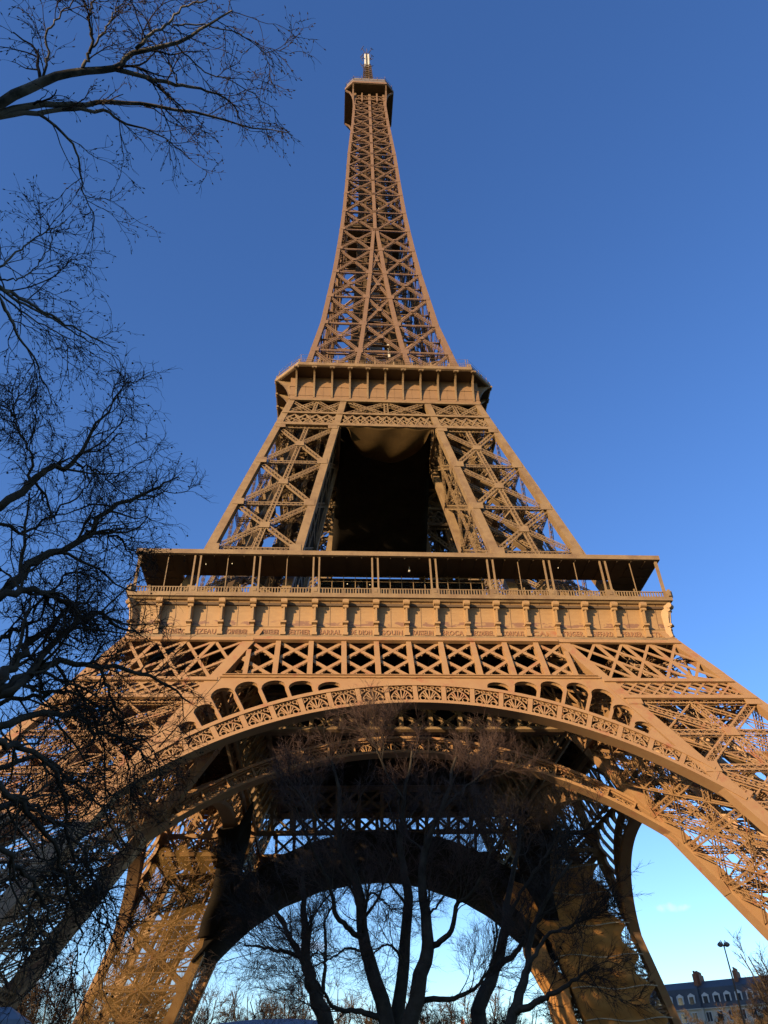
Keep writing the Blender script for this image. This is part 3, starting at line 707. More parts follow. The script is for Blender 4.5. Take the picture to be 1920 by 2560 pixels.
for z in np.arange(117, 268, 2.2):
    e = 1 if int(z/2.2) % 2 else -1; s = h(z)*.5
    mb.bar((-e*s*.6, -s*.8, z), (e*s*.6, -s*.6, z+2.2), .7, .12); mb.bar((-s*.8, e*s*.6, z), (-s*.6, -e*s*.6, z+2.2), .7, .12)
mb.build('inner_bracing', M['iron_top'], spire)
for sx in (-1, 1):
    for sy in (-1, 1): core_box(118, 268, 90, (.20, .50, .20, .50), lambda u, v, z: (sx*u*h(z), sy*v*h(z), z)).build('shade_core', M['core_box'], spire)  # more dark boxes, added to deepen the shade within the spire
mb = MB(); mb.loft([[(x*w, y*w, z) for x, y in ((-1, -1), (1, -1), (1, 1), (-1, 1))] for z, w in ((116, 1.5), (183, 1.2), (268, 1.0))]); mb.build('lift_shaft', M['grey_metal'], spire)
mb = MB()
for x, y, z0, z1 in ((2.2, -3.2, 171, 181.5), (2.1, -3.1, 183, 190), (2.0, -2.8, 203, 209), (2.6, -4.4, 137, 143), (2.9, -5.0, 123, 129)): mb.bar((x, y, z0), (x-.15, y+.1, z1), .5, .5, (0, 1, 0))
mb.build('cable_cover', M['white'], spire)
mb = MB(); a = h(192)-1.2; mb.loft([octo(a-.4, 1, 187.6), octo(a, 1.2, 188.4), octo(a, 1.2, 189.0)]); mb.loft([octo(a*.6, 1, 189), octo(a*.6, 1, 193)]); mb.build('intermediate_platform', M['dark'], spire)

# ------------------------------------------------------------------ third floor and mast
mb = MB(); mb.loft([octo(8.05, 2.5, 273.25), octo(8.24, 2.57, 273.3), octo(8.24, 2.57, 274.5), octo(8.0, 2.5, 274.55)])
third = mb.build('third_floor', M['iron_top'], tower)
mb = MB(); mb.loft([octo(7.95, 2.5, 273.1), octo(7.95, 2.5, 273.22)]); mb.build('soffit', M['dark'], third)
mb = MB(); mb.loft([octo(7.95, 2.48, 274.56), octo(7.6, 2.35, 278.4)]); mb.build('cabin_glazing', M['cabin'], third)
mb = MB()
for e, (p, q) in enumerate(zip(octo(7.75, 2.4, 0), octo(7.75, 2.4, 0)[1:]+octo(7.75, 2.4, 0)[:1])):
    for z in (276.4, 278.5): mb.bar((p[0]*1.02, p[1]*1.02, z), (q[0]*1.02, q[1]*1.02, z), .06, .07)
    L = math.hypot(q[0]-p[0], q[1]-p[1]); k = max(2, int(L/2.6))
    for i in range(k+1):
        x, y = p[0]+(q[0]-p[0])*i/k, p[1]+(q[1]-p[1])*i/k; mb.bar((x, y, 275.7), (x, y, 278.5), .1, .1, (0, 1, 0))
        x *= .99; y *= .99
        if (i+e) % 2: mb.bar((x, y, 278.5), (x, y, 278.5+1+1.6*random.random()), .09, .09, (0, 1, 0))
mb.build('railing', M['iron_top'], third)
mb = MB(); mb.loft([octo(7.6, 2.3, 278.4), octo(7.4, 2.2, 278.8), octo(4.6, 1.4, 280.2), octo(4.2, 1.2, 284), octo(3.0, .9, 288), octo(1.8, .5, 292)]); mb.build('cabin_roof', M['iron_wall'], third)
def sweep(P, w, d, ax):
    mb = MB(); ax = np.asarray(ax, float); ax /= np.linalg.norm(ax); rings = []
    for i, p in enumerate(P):
        p = np.asarray(p); t = np.asarray(P[min(i+1, len(P)-1)])-np.asarray(P[max(i-1, 0)]); t = t/np.linalg.norm(t); u = np.cross(t, ax); u /= np.linalg.norm(u)
        rings.append([p-ax*w/2-u*d/2, p+ax*w/2-u*d/2, p+ax*w/2+u*d/2, p-ax*w/2+u*d/2])
    mb.loft(rings); return mb
for k in range(4):
    c, s_ = math.cos(k*math.pi/2), math.sin(k*math.pi/2); rot = lambda x, y, z: (c*x-s_*y, s_*x+c*y, z)
    for e in (-1, 1):
        ts = np.linspace(0, 1, 10); f = lambda t: 1-math.sqrt(max(0, 1-t*t))
        P = [rot(e*(h(262)-.3+(5.5-h(262)+.3)*min(1, t*1.5)), -(h(262+11*t)-.2+(7.9-h(273)+.2)*f(t)), 262+11*t) for t in ts]
        sweep(P, .5, .35, (c, s_, 0)).build('gallery_bracket', M['iron_top'], third)
mb = MB()
for sx in (-1, 1):
    for sy in (-1, 1): lat(mb, (sx*1.7, sy*1.7, 291), (sx*1.2, sy*1.2, 305), (1, 0, 0), .5, .5, pitch=.8)
for z in np.arange(292, 305, 1.8):
    a = 1.6-.03*(z-292)
    for s in (-1, 1): mb.bar((-a, s*a, z), (a, s*a, z+1.8), .2, .2); mb.bar((a, s*a, z), (-a, s*a, z+1.8), .2, .2); mb.bar((s*a, -a, z), (s*a, a, z+1.8), .2, .2)
mb.bar((0, 0, 291), (0, 0, 306), 1.2, 1.2, (0, 1, 0)); mb.bar((0, 0, 304), (0, 0, 318.5), .7, .7, (0, 1, 0)); mb.bar((0, 0, 318), (0, 0, 323.5), .16, .16, (0, 1, 0))
for z, L in ((311, 2.6), (317.3, 2.6)):
    for a in (45, 135, 225, 315):
        dx, dy = math.cos(R(a)), math.sin(R(a)); mb.bar((0, 0, z), (dx*L, dy*L, z+1.6), .18, .18)
        e = np.array([dx*L, dy*L, z+1.6]); mb.bar(e-np.array([-dy*.8, dx*.8, .7]), e+np.array([-dy*.8, dx*.8, .7]), .16, .16)
mast = mb.build('mast', M['dark'], third)
for x in (-.62, .62):
    mb = MB(); mb.loft([[(x+.42*math.cos(t), -.5+.42*math.sin(t), z) for t in np.linspace(0, 2*math.pi, 13)[:-1]] for z in (305, 316.6)]); mb.build('antenna_panel', M['white'], mast)
mb = MB()
for k in range(14):
    x, y = random.uniform(-6, 6), random.uniform(-7, -3); z = 279; t = random.uniform(.8, 2.6); mb.bar((x, y, z), (x, y, z+t), .12, .12, (0, 1, 0))
    if k % 3 == 0: mb.box(x-.4, x+.4, y-.2, y+.2, z+.2, z+1.1)
    if k % 4 == 1: mb.bar((x-1, y, z+t), (x+1, y, z+t), .08, .08)
mb.build('roof_antenna', M['iron_wall'], third)
# ------------------------------------------------------------------ nets and sheets hung on the tower
def net(name, P, m, label, cat='net', smooth=True, t=.05):
    P = np.asarray(P, float); mb = MB(); mb.grid(P)
    o = mb.build(name, m, None, smooth); md = o.modifiers.new('thick', 'SOLIDIFY'); md.thickness = t
    return tag(o, label, cat)
U = np.linspace(0, 1, 33)
def wob(x, z, s=0.): return .22*math.sin(.55*x+1.3*math.sin(.4*z+s))+.16*math.sin(1.3*x-.9*z+s)+.10*math.sin(2.6*z+1.1*x)
# front face of the far right leg
P = []
for v in np.linspace(0, 1, 61):
    z = .5+36*v; k = (v*8) % 1; row = []
    edge = .93-.14*math.sin(math.pi*k)**1.2
    for u in U:
        x0, x1 = hi(z)-.3, h(z)-.9; uu = u*edge
        bul = .35+1.15*math.sin(math.pi*k)**.7*math.sin(math.pi*min(1, u*.94+.03))+wob(u*14, z)
        row.append((x0+uu*(x1-x0), hi(z)-bul, z))
    P.append(row)
leg_net = net('leg_net', P, M['brown_net'], 'brown netting wrapped around the far right leg, tied with pale ropes', 'netting')
mb = MB()
for v in (.125, .25, .375, .5, .625, .75, .875, .985):
    z = .5+36*v
    for a, b in zip(np.linspace(0, 1, 18)[:-1], np.linspace(0, 1, 18)[1:]):
        q = lambda u: (hi(z)-.3+u*(h(z)-.9-hi(z)+.3)*.95, hi(z)-1.05-.2*random.random(), z+.25*math.sin(u*9)); mb.bar(q(a), q(b), .14, .14)
mb.build('rope', M['rope'], leg_net)
P = [[(hi(z)-.4-1.0*abs(math.sin(math.pi*(z-1)/9))+.5*wob(u*12, z), hi(z)+u*(h(z)-hi(z)), z) for u in np.linspace(0, 1, 25)] for z in np.linspace(.5, 37, 61)]
net('side_net', P, M['brown_net'], 'brown netting on the arch side of the far right leg, bulging between its ties', 'netting')
P = []
for v in np.linspace(0, 1, 61):
    z = 4+36*v; k = (v*4) % 1
    P.append([(-(hi(z)-.2+u*(h(z)-hi(z)-.6)), hi(z)-.30-.7*math.sin(math.pi*k)**.8*math.sin(math.pi*u)+.5*wob(u*14, z, 2), z) for u in U])
net('leg_net', P, M['gauze'], 'thin brown see-through netting over the front of the far left leg', 'netting', t=.02)
def arch_net_shade(k, p0, p1, lb, flap=3.9, umax=1):
    P = []; c, s_ = math.cos(k*math.pi/2), math.sin(k*math.pi/2)
    for p in np.radians(np.linspace(p0, p1, int(abs(p1-p0)*1.5))):
        row = []; sq, cq = math.sin(p), math.cos(p)
        for u in np.linspace(-1, umax, 19 if umax else 11):
            sag = .2+1.15*abs(math.sin(p*7.5))**.7*max(0, math.sin(math.pi*(.15+.8*max(0, u))))+.3*wob(p*30, u*6)
            r = RI-sag if u >= 0 else RI-.3+(-u)*(flap*(min(1, max(0, (44.5-abs(math.degrees(p)))/7)) if k == 2 else 1)+.3)+.2*wob(p*30, u*5); x = r*sq; z = CI+r*cq; y0, y1 = hi(z)-.6-.25*abs(math.sin(p*15)), h(z)+.1
            y = y0+max(0, u)*(y1-y0); row.append((c*x+s_*y, s_*x-c*y, z))
        P.append(row)
    return net('arch_net_shade', P, M['net_shade'], lb, 'netting')
arch_net_shade(2, -48, 48, 'dark netting slung in sagging pockets under the far arch between the back legs')
arch_net_shade(1, 6, 38, 'dark sheet standing in for shade on the back half of the right side arch', 3.6, .16)  # black sheet laid over the arch so that it looks shaded
arch_net_shade(3, -41, -4, 'dark sheet standing in for shade on the back half of the left side arch', 3.6, .16)  # painted shade again, as a black sheet on the left arch
for e, p0, p1, lb in ((1, 30, 46, 'brown bulging net over the foot of the far arch beside the far right leg'),):
    P = []
    for a in np.radians(np.linspace(p0, p1, 31)):
        row = []
        for v in np.linspace(0, 1, 21):
            t = (a-R(p0))/(R(p1)-R(p0)); r = RI-.9+v*((3.2+3.5*t) if e > 0 else 3.4-1.2*t); x = r*math.sin(a); z = CI+r*math.cos(a)
            row.append((e*x, hi(z)-1.15-1.0*math.sin(math.pi*v)*math.sin(math.pi*t)-.4*wob(t*9, v*7), z))
        P.append(row)
    net('bulging_net', P, M['brown_net' if e > 0 else 'canvas'], lb, 'netting')
P = [[(x, y, 50.2-.9*math.cos(x*.3)*math.cos(y*.25)+.2*wob(x, y)) for y in np.linspace(-24, 31, 30)] for x in np.linspace(-17.5, 17.5, 30)]
net('floor_net', P, M['net_shade'], 'black safety netting stretched flat under the first floor between the legs', 'netting')
P = []
for v in np.linspace(0, 1, 34):
    z = 92.5+9.5*v; a = hi(z)-.2; lo = -1.0; hi_x = 1.0
    P.append([((lo+(hi_x-lo)*u)*a, hi(z)-.3-.5*math.sin(u*9)*math.sin(v*7), z) for u in U])
net('curtain_net', P, M['net_shade'], 'black curtain netting closing the tall opening between the upper legs', 'netting')
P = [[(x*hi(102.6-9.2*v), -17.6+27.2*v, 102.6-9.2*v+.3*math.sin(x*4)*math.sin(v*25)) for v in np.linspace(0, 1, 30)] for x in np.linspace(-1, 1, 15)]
net('ceiling_net', P, M['net_shade'], 'black netting spread under the second floor at the top of the opening', 'netting')
for s, lb in ((1, 'right'), (-1, 'left')):
    P = [[(s*(hi(z)+.55), -(hi(z)+.12*(h(z)-hi(z)))+u*0-(.86*(h(z)-hi(z)))*u*.86, z) for u in np.linspace(0, 1, 8)] for z in np.linspace(61, 102, 20)]
    if s < 0: net('side_sheet', P, M['net_shade'], 'dark sheet along the inner side of the upper left leg', 'netting')
P = []
for v in np.linspace(0, 1, 25):
    row = []
    for u in np.linspace(-1, 1, 33):
        dep = 6.5*(1-abs(u)**3.2)**.8 if abs(u) < 1 else 0
        row.append((8.0*u*(1-.10*v)+.3, -20.25+v*dep, 100.1-2.3*math.sin(math.pi*min(1, v*.8))*(1-u*u)**.7-1.0*v+.25*math.sin(u*7+v*4)))
    P.append(row)
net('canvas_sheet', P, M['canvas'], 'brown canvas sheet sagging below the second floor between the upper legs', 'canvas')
"""red barrier strips tied at the foot of the upper legs"""
mb = MB(); mb.box(-18.5, -17, -31.0, -30.9, 61.8, 62.3); o = mb.build('warning_strip', mat('red_strip', (.5, .06, .05)), tower)

# ------------------------------------------------------------------ trees
def px(x, y, d):
    v = CF+(x-960)/FPX*CR-(y-1280)/FPX*CU; return CAM+v/np.linalg.norm(v)*d
def resample(P, k, jit=0., rg=rng):
    P = np.asarray(P, float); n = len(P)
    if n == 2: Q = P[0]+(P[1]-P[0])*np.linspace(0, 1, k)[:, None]
    else:
        E = np.concatenate([[2*P[0]-P[1]], P, [2*P[-1]-P[-2]]]); s = np.linspace(0, n-1-1e-6, k); i = s.astype(int); t = (s-i)[:, None]
        a, b, c, d = E[i], E[i+1], E[i+2], E[i+3]
        Q = .5*((2*b)+(c-a)*t+(2*a-5*b+4*c-d)*t**2+(3*b-a-3*c+d)*t**3)
    if jit:
        J = rg.normal(0, jit, (k, 3)); J[0] = 0; Q = Q+J
    return Q
def unit(v): return v/np.maximum(np.linalg.norm(v, axis=-1, keepdims=True), 1e-9)
def spawn(P, Rr, cnt, L, k, ang, trop, wander, t0=.15, t1=1., rr=.55, rmin=.004, rg=rng, lenvar=.4, taper=.35):
    """children polylines growing out of parent polylines P (N,m,3)"""
    N, m = P.shape[:2]; cnt = np.broadcast_to(cnt, (N,)); idx = np.repeat(np.arange(N), cnt); n = len(idx)
    t = rg.uniform(t0, t1, n)*(m-1); i = np.minimum(t.astype(int), m-2); f = (t-i)[:, None]
    S = P[idx, i]*(1-f)+P[idx, i+1]*f; tan = unit(P[idx, i+1]-P[idx, i])
    r0 = (Rr[idx, i]*(1-f[:, 0])+Rr[idx, i+1]*f[:, 0])*rr; r0 = np.maximum(r0, rmin)
    perp = rg.normal(size=(n, 3)); perp = unit(perp-tan*(perp*tan).sum(1, keepdims=True))
    a = rg.normal(ang, .22, n)[:, None]; d = unit(np.cos(a)*tan+np.sin(a)*perp)
    Ln = np.broadcast_to(L, (N,))[idx]*rg.uniform(1-lenvar, 1+lenvar, n)*(1-.35*(t/(m-1))); st = (Ln/(k-1))[:, None]
    Q = np.empty((n, k, 3)); Q[:, 0] = S; trop = np.asarray(trop, float)
    for j in range(1, k):
        d = unit(d+rg.normal(0, wander, (n, 3))+trop); Q[:, j] = Q[:, j-1]+d*st
    RR = r0[:, None]*np.linspace(1, taper, k)[None]
    return Q, RR
class Tubes:
    def __init__(s): s.V = []; s.L = []; s.S = []; s.n = 0
    def add(s, P, Rr, ns):
        N, k = P.shape[:2]; T = np.empty_like(P); T[:, 1:-1] = P[:, 2:]-P[:, :-2]; T[:, 0] = P[:, 1]-P[:, 0]; T[:, -1] = P[:, -1]-P[:, -2]; T = unit(T)
        ref = np.where(np.abs(T[:, :1, 2:3]) > .9, np.array([1., 0, 0]), np.array([0, 0, 1.])); ref = np.broadcast_to(ref, T.shape)
        A = unit(np.cross(T, ref)); B = np.cross(T, A); th = np.linspace(0, 2*math.pi, ns+1)[:-1]
        V = P[:, :, None]+Rr[:, :, None, None]*(A[:, :, None]*np.cos(th)[None, None, :, None]+B[:, :, None]*np.sin(th)[None, None, :, None])
        a = np.arange(k-1)[:, None]*ns; j = np.arange(ns)[None]; j2 = (j+1) % ns
        q = np.stack([a+j, a+j2, a+ns+j2, a+ns+j], -1).reshape(-1, 4)
        Q = (np.arange(N)[:, None, None]*k*ns+q[None]).reshape(-1, 4)+s.n
        s.V.append(V.reshape(-1, 3)); s.L.append(Q.ravel()); s.S.append(np.full(len(Q), 4)); s.n += N*k*ns
    def blobs(s, C, r, ax=None, el=1.):
        o = np.array([(1, 0, 0), (0, 1, 0), (-1, 0, 0), (0, -1, 0), (0, 0, 1), (0, 0, -1)], float)
        f = np.array([(0, 1, 4), (1, 2, 4), (2, 3, 4), (3, 0, 4), (1, 0, 5), (2, 1, 5), (3, 2, 5), (0, 3, 5)])
        V = np.broadcast_to(o[None]*np.reshape(r, (-1, 1, 1)), (len(C), 6, 3)).copy()
        if ax is not None:
            z = unit(ax); x = unit(np.cross(z, [.3, .5, .81])); y = np.cross(z, x)
            V = V[:, :, :1]*x[:, None]+V[:, :, 1:2]*y[:, None]+V[:, :, 2:]*el*z[:, None]
        V = V+C[:, None]; Q = (np.arange(len(C))[:, None, None]*6+f[None]).reshape(-1, 3)+s.n
        s.V.append(V.reshape(-1, 3)); s.L.append(Q.ravel()); s.S.append(np.full(len(Q), 3)); s.n += len(C)*6
    def build(s, name, m, parent, smooth=False): return mk(name, np.concatenate(s.V), np.concatenate(s.L), np.concatenate(s.S), m, parent, smooth)
def limbs(spec, dist, trunk=None, k=16, jit=.03):
    """main limbs given as waypoints in view direction with their distances"""
    P, Rr = [], []
    for pts, d0, d1, r0, r1 in spec:
        w = [px(x, y, d0+(d1-d0)*i/max(1, len(pts)-1)) for i, (x, y) in enumerate(pts)]
        Q = resample(w, k-4 if trunk is not None else k, jit); rr = np.linspace(r0, r1, len(Q))
        if trunk is not None and pts[0][0] > 35 and pts[0][1] < 2480:
            Q = np.concatenate([Q[0]-(Q[1]-Q[0])*np.linspace(.12, .03, 4)[:, None], Q]); rr = np.concatenate([np.full(4, rr[0]), rr])
        elif trunk is not None:
            t0 = trunk(w[0]); f = np.linspace(0, 1, 5)[:4, None]; Q = np.concatenate([t0+(Q[0]-t0)*f, Q]); rr = np.concatenate([np.linspace(r0*1.5, r0*1.05, 4), rr])
        P.append(Q); Rr.append(rr)
    return np.array(P), np.array(Rr)
def finish(root, trunk_t, crown_t, bark, twig):
    t = trunk_t.build('trunk', bark, root, True); c = crown_t.build('crown', twig, root); return t, c
# --- plane tree on the left: limbs reach into the picture from a trunk beyond its left edge
plane = tag(empty('plane_tree', (-23.5, -108.5, 0)), 'bare plane tree with dangling round seed balls, dark limbs reaching in at lower left', 'tree', 'bare trees around the tower')
TP = np.array([-23.5, -108.5])
def ptr(w): return np.array([TP[0], TP[1], max(3.5, w[2]-.22*np.hypot(*(w[:2]-TP)))])
spec = [([(0, 1268), (81, 1205), (127, 1173), (190, 1155), (226, 1083), (271, 1029), (325, 935)], 13, 14.5, .11, .012),
 ([(190, 1155), (253, 1182), (310, 1225)], 14, 14.5, .03, .01),
 ([(81, 1205), (75, 1130), (40, 1060), (20, 1020)], 13.5, 14, .04, .01),
 ([(0, 1490), (59, 1431), (113, 1386), (199, 1350), (262, 1277), (325, 1250), (389, 1223), (420, 1206), (450, 1192)], 13, 15.5, .13, .014),
 ([(199, 1350), (244, 1329), (289, 1345), (325, 1386), (345, 1440)], 14, 14.5, .05, .012),
 ([(0, 1494), (84, 1475), (139, 1490), (186, 1536), (235, 1580)], 12.5, 13.5, .10, .03),
 ([(0, 1722), (42, 1650), (84, 1595), (122, 1570), (169, 1528), (262, 1477)], 12, 14, .12, .02),
 ([(30, 1730), (84, 1676), (169, 1574), (245, 1532), (295, 1562), (350, 1579)], 12, 14, .11, .02),
 ([(0, 1722), (76, 1680), (139, 1659), (236, 1663), (338, 1680), (422, 1714), (480, 1750)], 12, 14.5, .11, .02),
 ([(0, 1815), (105, 1785), (190, 1790), (253, 1832), (338, 1870), (380, 1930)], 12, 14, .09, .015),
 ([(0, 1853), (55, 1870), (139, 1941), (181, 2130), (190, 2230)], 11.5, 13, .08, .015),
 ([(0, 1310), (60, 1330), (130, 1290), (200, 1230), (240, 1180)], 14, 15, .05, .01),
 ([(236, 1663), (290, 1760), (310, 1880), (330, 1980)], 13.5, 14, .04, .012),
 ([(0, 1960), (80, 2040), (150, 2150), (190, 2290), (200, 2400)], 11, 13, .07, .012),
 ([(0, 1600), (60, 1560), (150, 1450), (215, 1420)], 13, 14.5, .06, .012),
 ([(139, 1660), (200, 1740), (250, 1840), (265, 1960), (270, 2080)], 13, 14, .04, .012),
 ([(0, 2120), (60, 2180), (120, 2290), (150, 2420)], 11, 12.5, .06, .012),
 ([(0, 2020), (70, 2010), (150, 2060), (230, 2160), (280, 2280)], 11.5, 13, .06, .012),
 ([(0, 1920), (90, 1900), (180, 1950), (260, 2030), (310, 2120)], 12, 13.5, .06, .012),
 ([(0, 1760), (80, 1740), (170, 1730), (260, 1770), (340, 1830), (390, 1900)], 12.5, 14, .06, .012),
 ([(181, 2130), (220, 2180), (260, 2260), (275, 2350)], 13, 13.5, .03, .01)]
P, Rr = limbs(spec, 13, ptr, 24, .03); Rr = Rr*.62
tt = Tubes(); cr = Tubes(); tt.add(P, Rr, 8)
z = np.linspace(0, 16, 14); tr = np.stack([TP[0]+.25*np.sin(z*.5), TP[1]+.2*np.cos(z*.4), z], 1)[None]; tt.add(tr, np.linspace(.55, .16, 14)[None], 12)
P = P[:, 4:]; Rr = Rr[:, 4:]
P1, R1 = spawn(P, Rr, 13, 1.2, 9, .8, (0, 0, .03), .24, .04, 1., .5, .010); tt.add(P1, R1, 5)
P2, R2 = spawn(P1, R1, 6, .62, 7, .8, (0, 0, -.02), .28, .12, 1., .6, .0065); cr.add(P2, R2, 4)
P2b, R2b = spawn(P, Rr*.6, 16, .5, 7, .9, (0, 0, -.04), .28, .1, 1., .3, .0065); cr.add(P2b, R2b, 4)
P3, R3 = spawn(np.concatenate([P2, P2b]), np.concatenate([R2, R2b]), 5, .36, 6, .75, (0, 0, -.08), .30, .1, 1., .7, .0045); cr.add(P3, R3, 3)
sb = Tubes(); pick = rng.random(len(P3)) < .10; tip = P3[pick, -1]; down = tip-np.array([0, 0, .07])
cr.add(np.stack([tip, down], 1), np.full((len(tip), 2), .0016), 3)
rb = np.full(len(tip), .021); sb.blobs(down, rb); sb.blobs(down, rb*.95, rng.normal(size=(len(tip), 3)))
def at_base(o, b):
    """move mesh data so that the parts sit relative to the thing's base"""
    o.data.transform(Matrix.Translation(-Vector(b)))
b = plane.location
for o in finish(plane, tt, cr, M['bark'], M['twig']): at_base(o, b)
o = sb.build('seed_ball', M['seed'], plane); at_base(o, b); o['kind'] = 'stuff'
# --- birch-like tree top left
birch = tag(empty('birch_tree', (-21.5, -113.5, 0)), 'pale barked birch tree with drooping budded twigs, its branches crossing the upper left sky', 'tree', 'bare trees around the tower')
TB = np.array([-21.5, -113.5])
def btr(w): return np.array([TB[0], TB[1], max(4, w[2]-.3*np.hypot(*(w[:2]-TB)))])
spec = [([(0, 260), (96, 212), (193, 176), (289, 171), (328, 130), (434, 111), (506, 72), (579, 24)], 15, 16, .12, .02),
 ([(340, 122), (378, 85), (419, 63), (458, 19), (540, -5)], 15.5, 16, .045, .015),
 ([(289, 173), (386, 198), (448, 212), (506, 222), (578, 260), (600, 300)], 15.5, 16.5, .06, .012),
 ([(0, 284), (96, 260), (193, 263), (289, 255), (386, 265), (506, 289), (603, 313), (720, 330)], 15, 16.5, .085, .012),
 ([(0, 292), (96, 280), (193, 275), (270, 280), (308, 308), (386, 333), (458, 376)], 15, 16, .065, .01),
 ([(96, 285), (159, 333), (193, 386), (202, 434), (212, 487), (236, 545), (217, 603)], 15, 15.5, .035, .006),
 ([(106, 200), (118, 140), (118, 82), (150, 40), (183, 0)], 15.3, 15.6, .03, .014),
 ([(207, 169), (227, 120), (224, 48), (236, -10)], 15.3, 15.6, .042, .02),
 ([(227, 120), (270, 67), (294, 19), (330, 10)], 15.5, 16, .025, .01),
 ([(448, 212), (420, 160), (370, 90)], 15.8, 16, .02, .01),
 ([(434, 62), (506, 62), (590, 80), (650, 120), (680, 170)], 15.8, 16.5, .022, .008),
 ([(440, 110), (480, 150), (520, 185), (570, 200), (640, 240), (700, 290)], 15.8, 16.5, .022, .008),
 ([(0, 717), (45, 740), (136, 794), (217, 834), (294, 871)], 14.5, 15.5, .05, .010),
 ([(0, 722), (60, 760), (140, 800), (210, 850), (290, 890)], 14.6, 15.4, .035, .010),
 ([(0, 744), (27, 794), (45, 843), (81, 889), (108, 952), (132, 995)], 14.5, 15, .045, .008),
 ([(86, 890), (95, 988), (97, 1042)], 15, 15, .012, .006),
 ([(0, 667), (45, 627), (113, 581), (167, 550)], 14.8, 15.4, .03, .008),
 ([(0, 735), (70, 790), (160, 850), (168, 950)], 14.7, 15.2, .025, .008),
 ([(0, 700), (60, 690), (110, 640), (140, 560)], 15, 15.4, .022, .008)]
P, Rr = limbs(spec, 15, btr, 24, .015); Rr = Rr*.72
tt = Tubes(); cr = Tubes(); tt.add(P, Rr, 8)
z = np.linspace(0, 18, 14); tr = np.stack([TB[0]+.2*np.sin(z*.4), TB[1]+.2*np.cos(z*.5), z], 1)[None]; tt.add(tr, np.linspace(.3, .08, 14)[None], 12)
P = P[:, 4:]; Rr = Rr[:, 4:]
P1, R1 = spawn(P, Rr, 7, 1.15, 9, .7, (0, 0, -.02), .18, .04, 1., .42, .008); cr.add(P1, R1, 5)
P2, R2 = spawn(P1, R1, 4, .7, 8, .6, (0, 0, -.09), .18, .15, 1., .6, .0055); cr.add(P2, R2, 4)
P3, R3 = spawn(np.concatenate([P2, P1[:, :8]]), np.concatenate([R2, R1[:, :8]]), 3, .28, 5, .6, (0, 0, -.08), .18, .1, 1., .6, .004); cr.add(P3, R3, 3)
AX = unit(P3[:, -1]-P3[:, -2]); pk = rng.random(len(P3)) < .75; cr.blobs(P3[pk, -1], np.full(pk.sum(), .011), AX[pk], 3.2)
P4, R4 = spawn(P2, R2, 4, .05, 3, .7, (0, 0, 0), .1, .1, 1., .5, .0028); cr.add(P4, R4, 3); cr.blobs(P4[:, -1], np.full(len(P4), .009), unit(P4[:, -1]-P4[:, 0]), 3.0)
for o in finish(birch, tt, cr, M['bark_birch'], M['twig']): at_base(o, birch.location)
# --- bare trees standing in front of the great arch
def stemtree(name, label, base, spec, d, crown, twig, seed, dens=1., up=.05, lenf=1., bark=None, far=1.):
    rg = np.random.default_rng(seed); root = tag(empty(name, (*base, 0)), label, 'tree', 'bare trees around the tower'); B = np.array(base)
    def tr(w): return np.array([B[0]+.12*(w[0]-B[0]), B[1]+.12*(w[1]-B[1]), -.2])
    main = [q for q in spec if q[5]]; side = [q for q in spec if not q[5]]
    tt = Tubes(); cr = Tubes()
    P, Rr = limbs([q[:5] for q in main], d, tr, 22, .025)
    tt.add(P, Rr, 10)
    if side:
        Ps, Rs = limbs([q[:5] for q in side], d, None, 22, .018); tt.add(Ps, Rs, 8); P = np.concatenate([P, Ps]); Rr = np.concatenate([Rr, Rs])
    if True: P = np.concatenate([P[:, 3:]]); Rr = Rr[:, 3:]
    A, Ra = spawn(P, Rr, int(9*dens), 3.2*lenf, 11, .55, (0, 0, up), .13, .25, 1., .30, .016*far, rg); tt.add(A, Ra, 6)
    Bp, Rb = spawn(np.concatenate([A, P[:, 8:19]]), np.concatenate([Ra, Rr[:, 8:19]*.3]), int(10*dens), 1.5*lenf, 9, .55, (0, 0, up), .16, .2, 1., .45, .008*far, rg); cr.add(Bp, Rb, 4)
    Cp, Rc = spawn(Bp, Rb, 6, .9*lenf, 6, .55, (0, 0, up*.8), .18, .15, 1., .6, .0055*far, rg); cr.add(Cp, Rc, 3)
    Dp, Rd = spawn(Cp, Rc, 4, .5*lenf, 4, .5, (0, 0, up*.6), .18, .15, 1., .65, .0045*far, rg); cr.add(Dp, Rd, 3)
    for o in finish(root, tt, cr, bark or M['bark'], twig): at_base(o, root.location)
    return root
c1 = px(990, 2560, 27); 
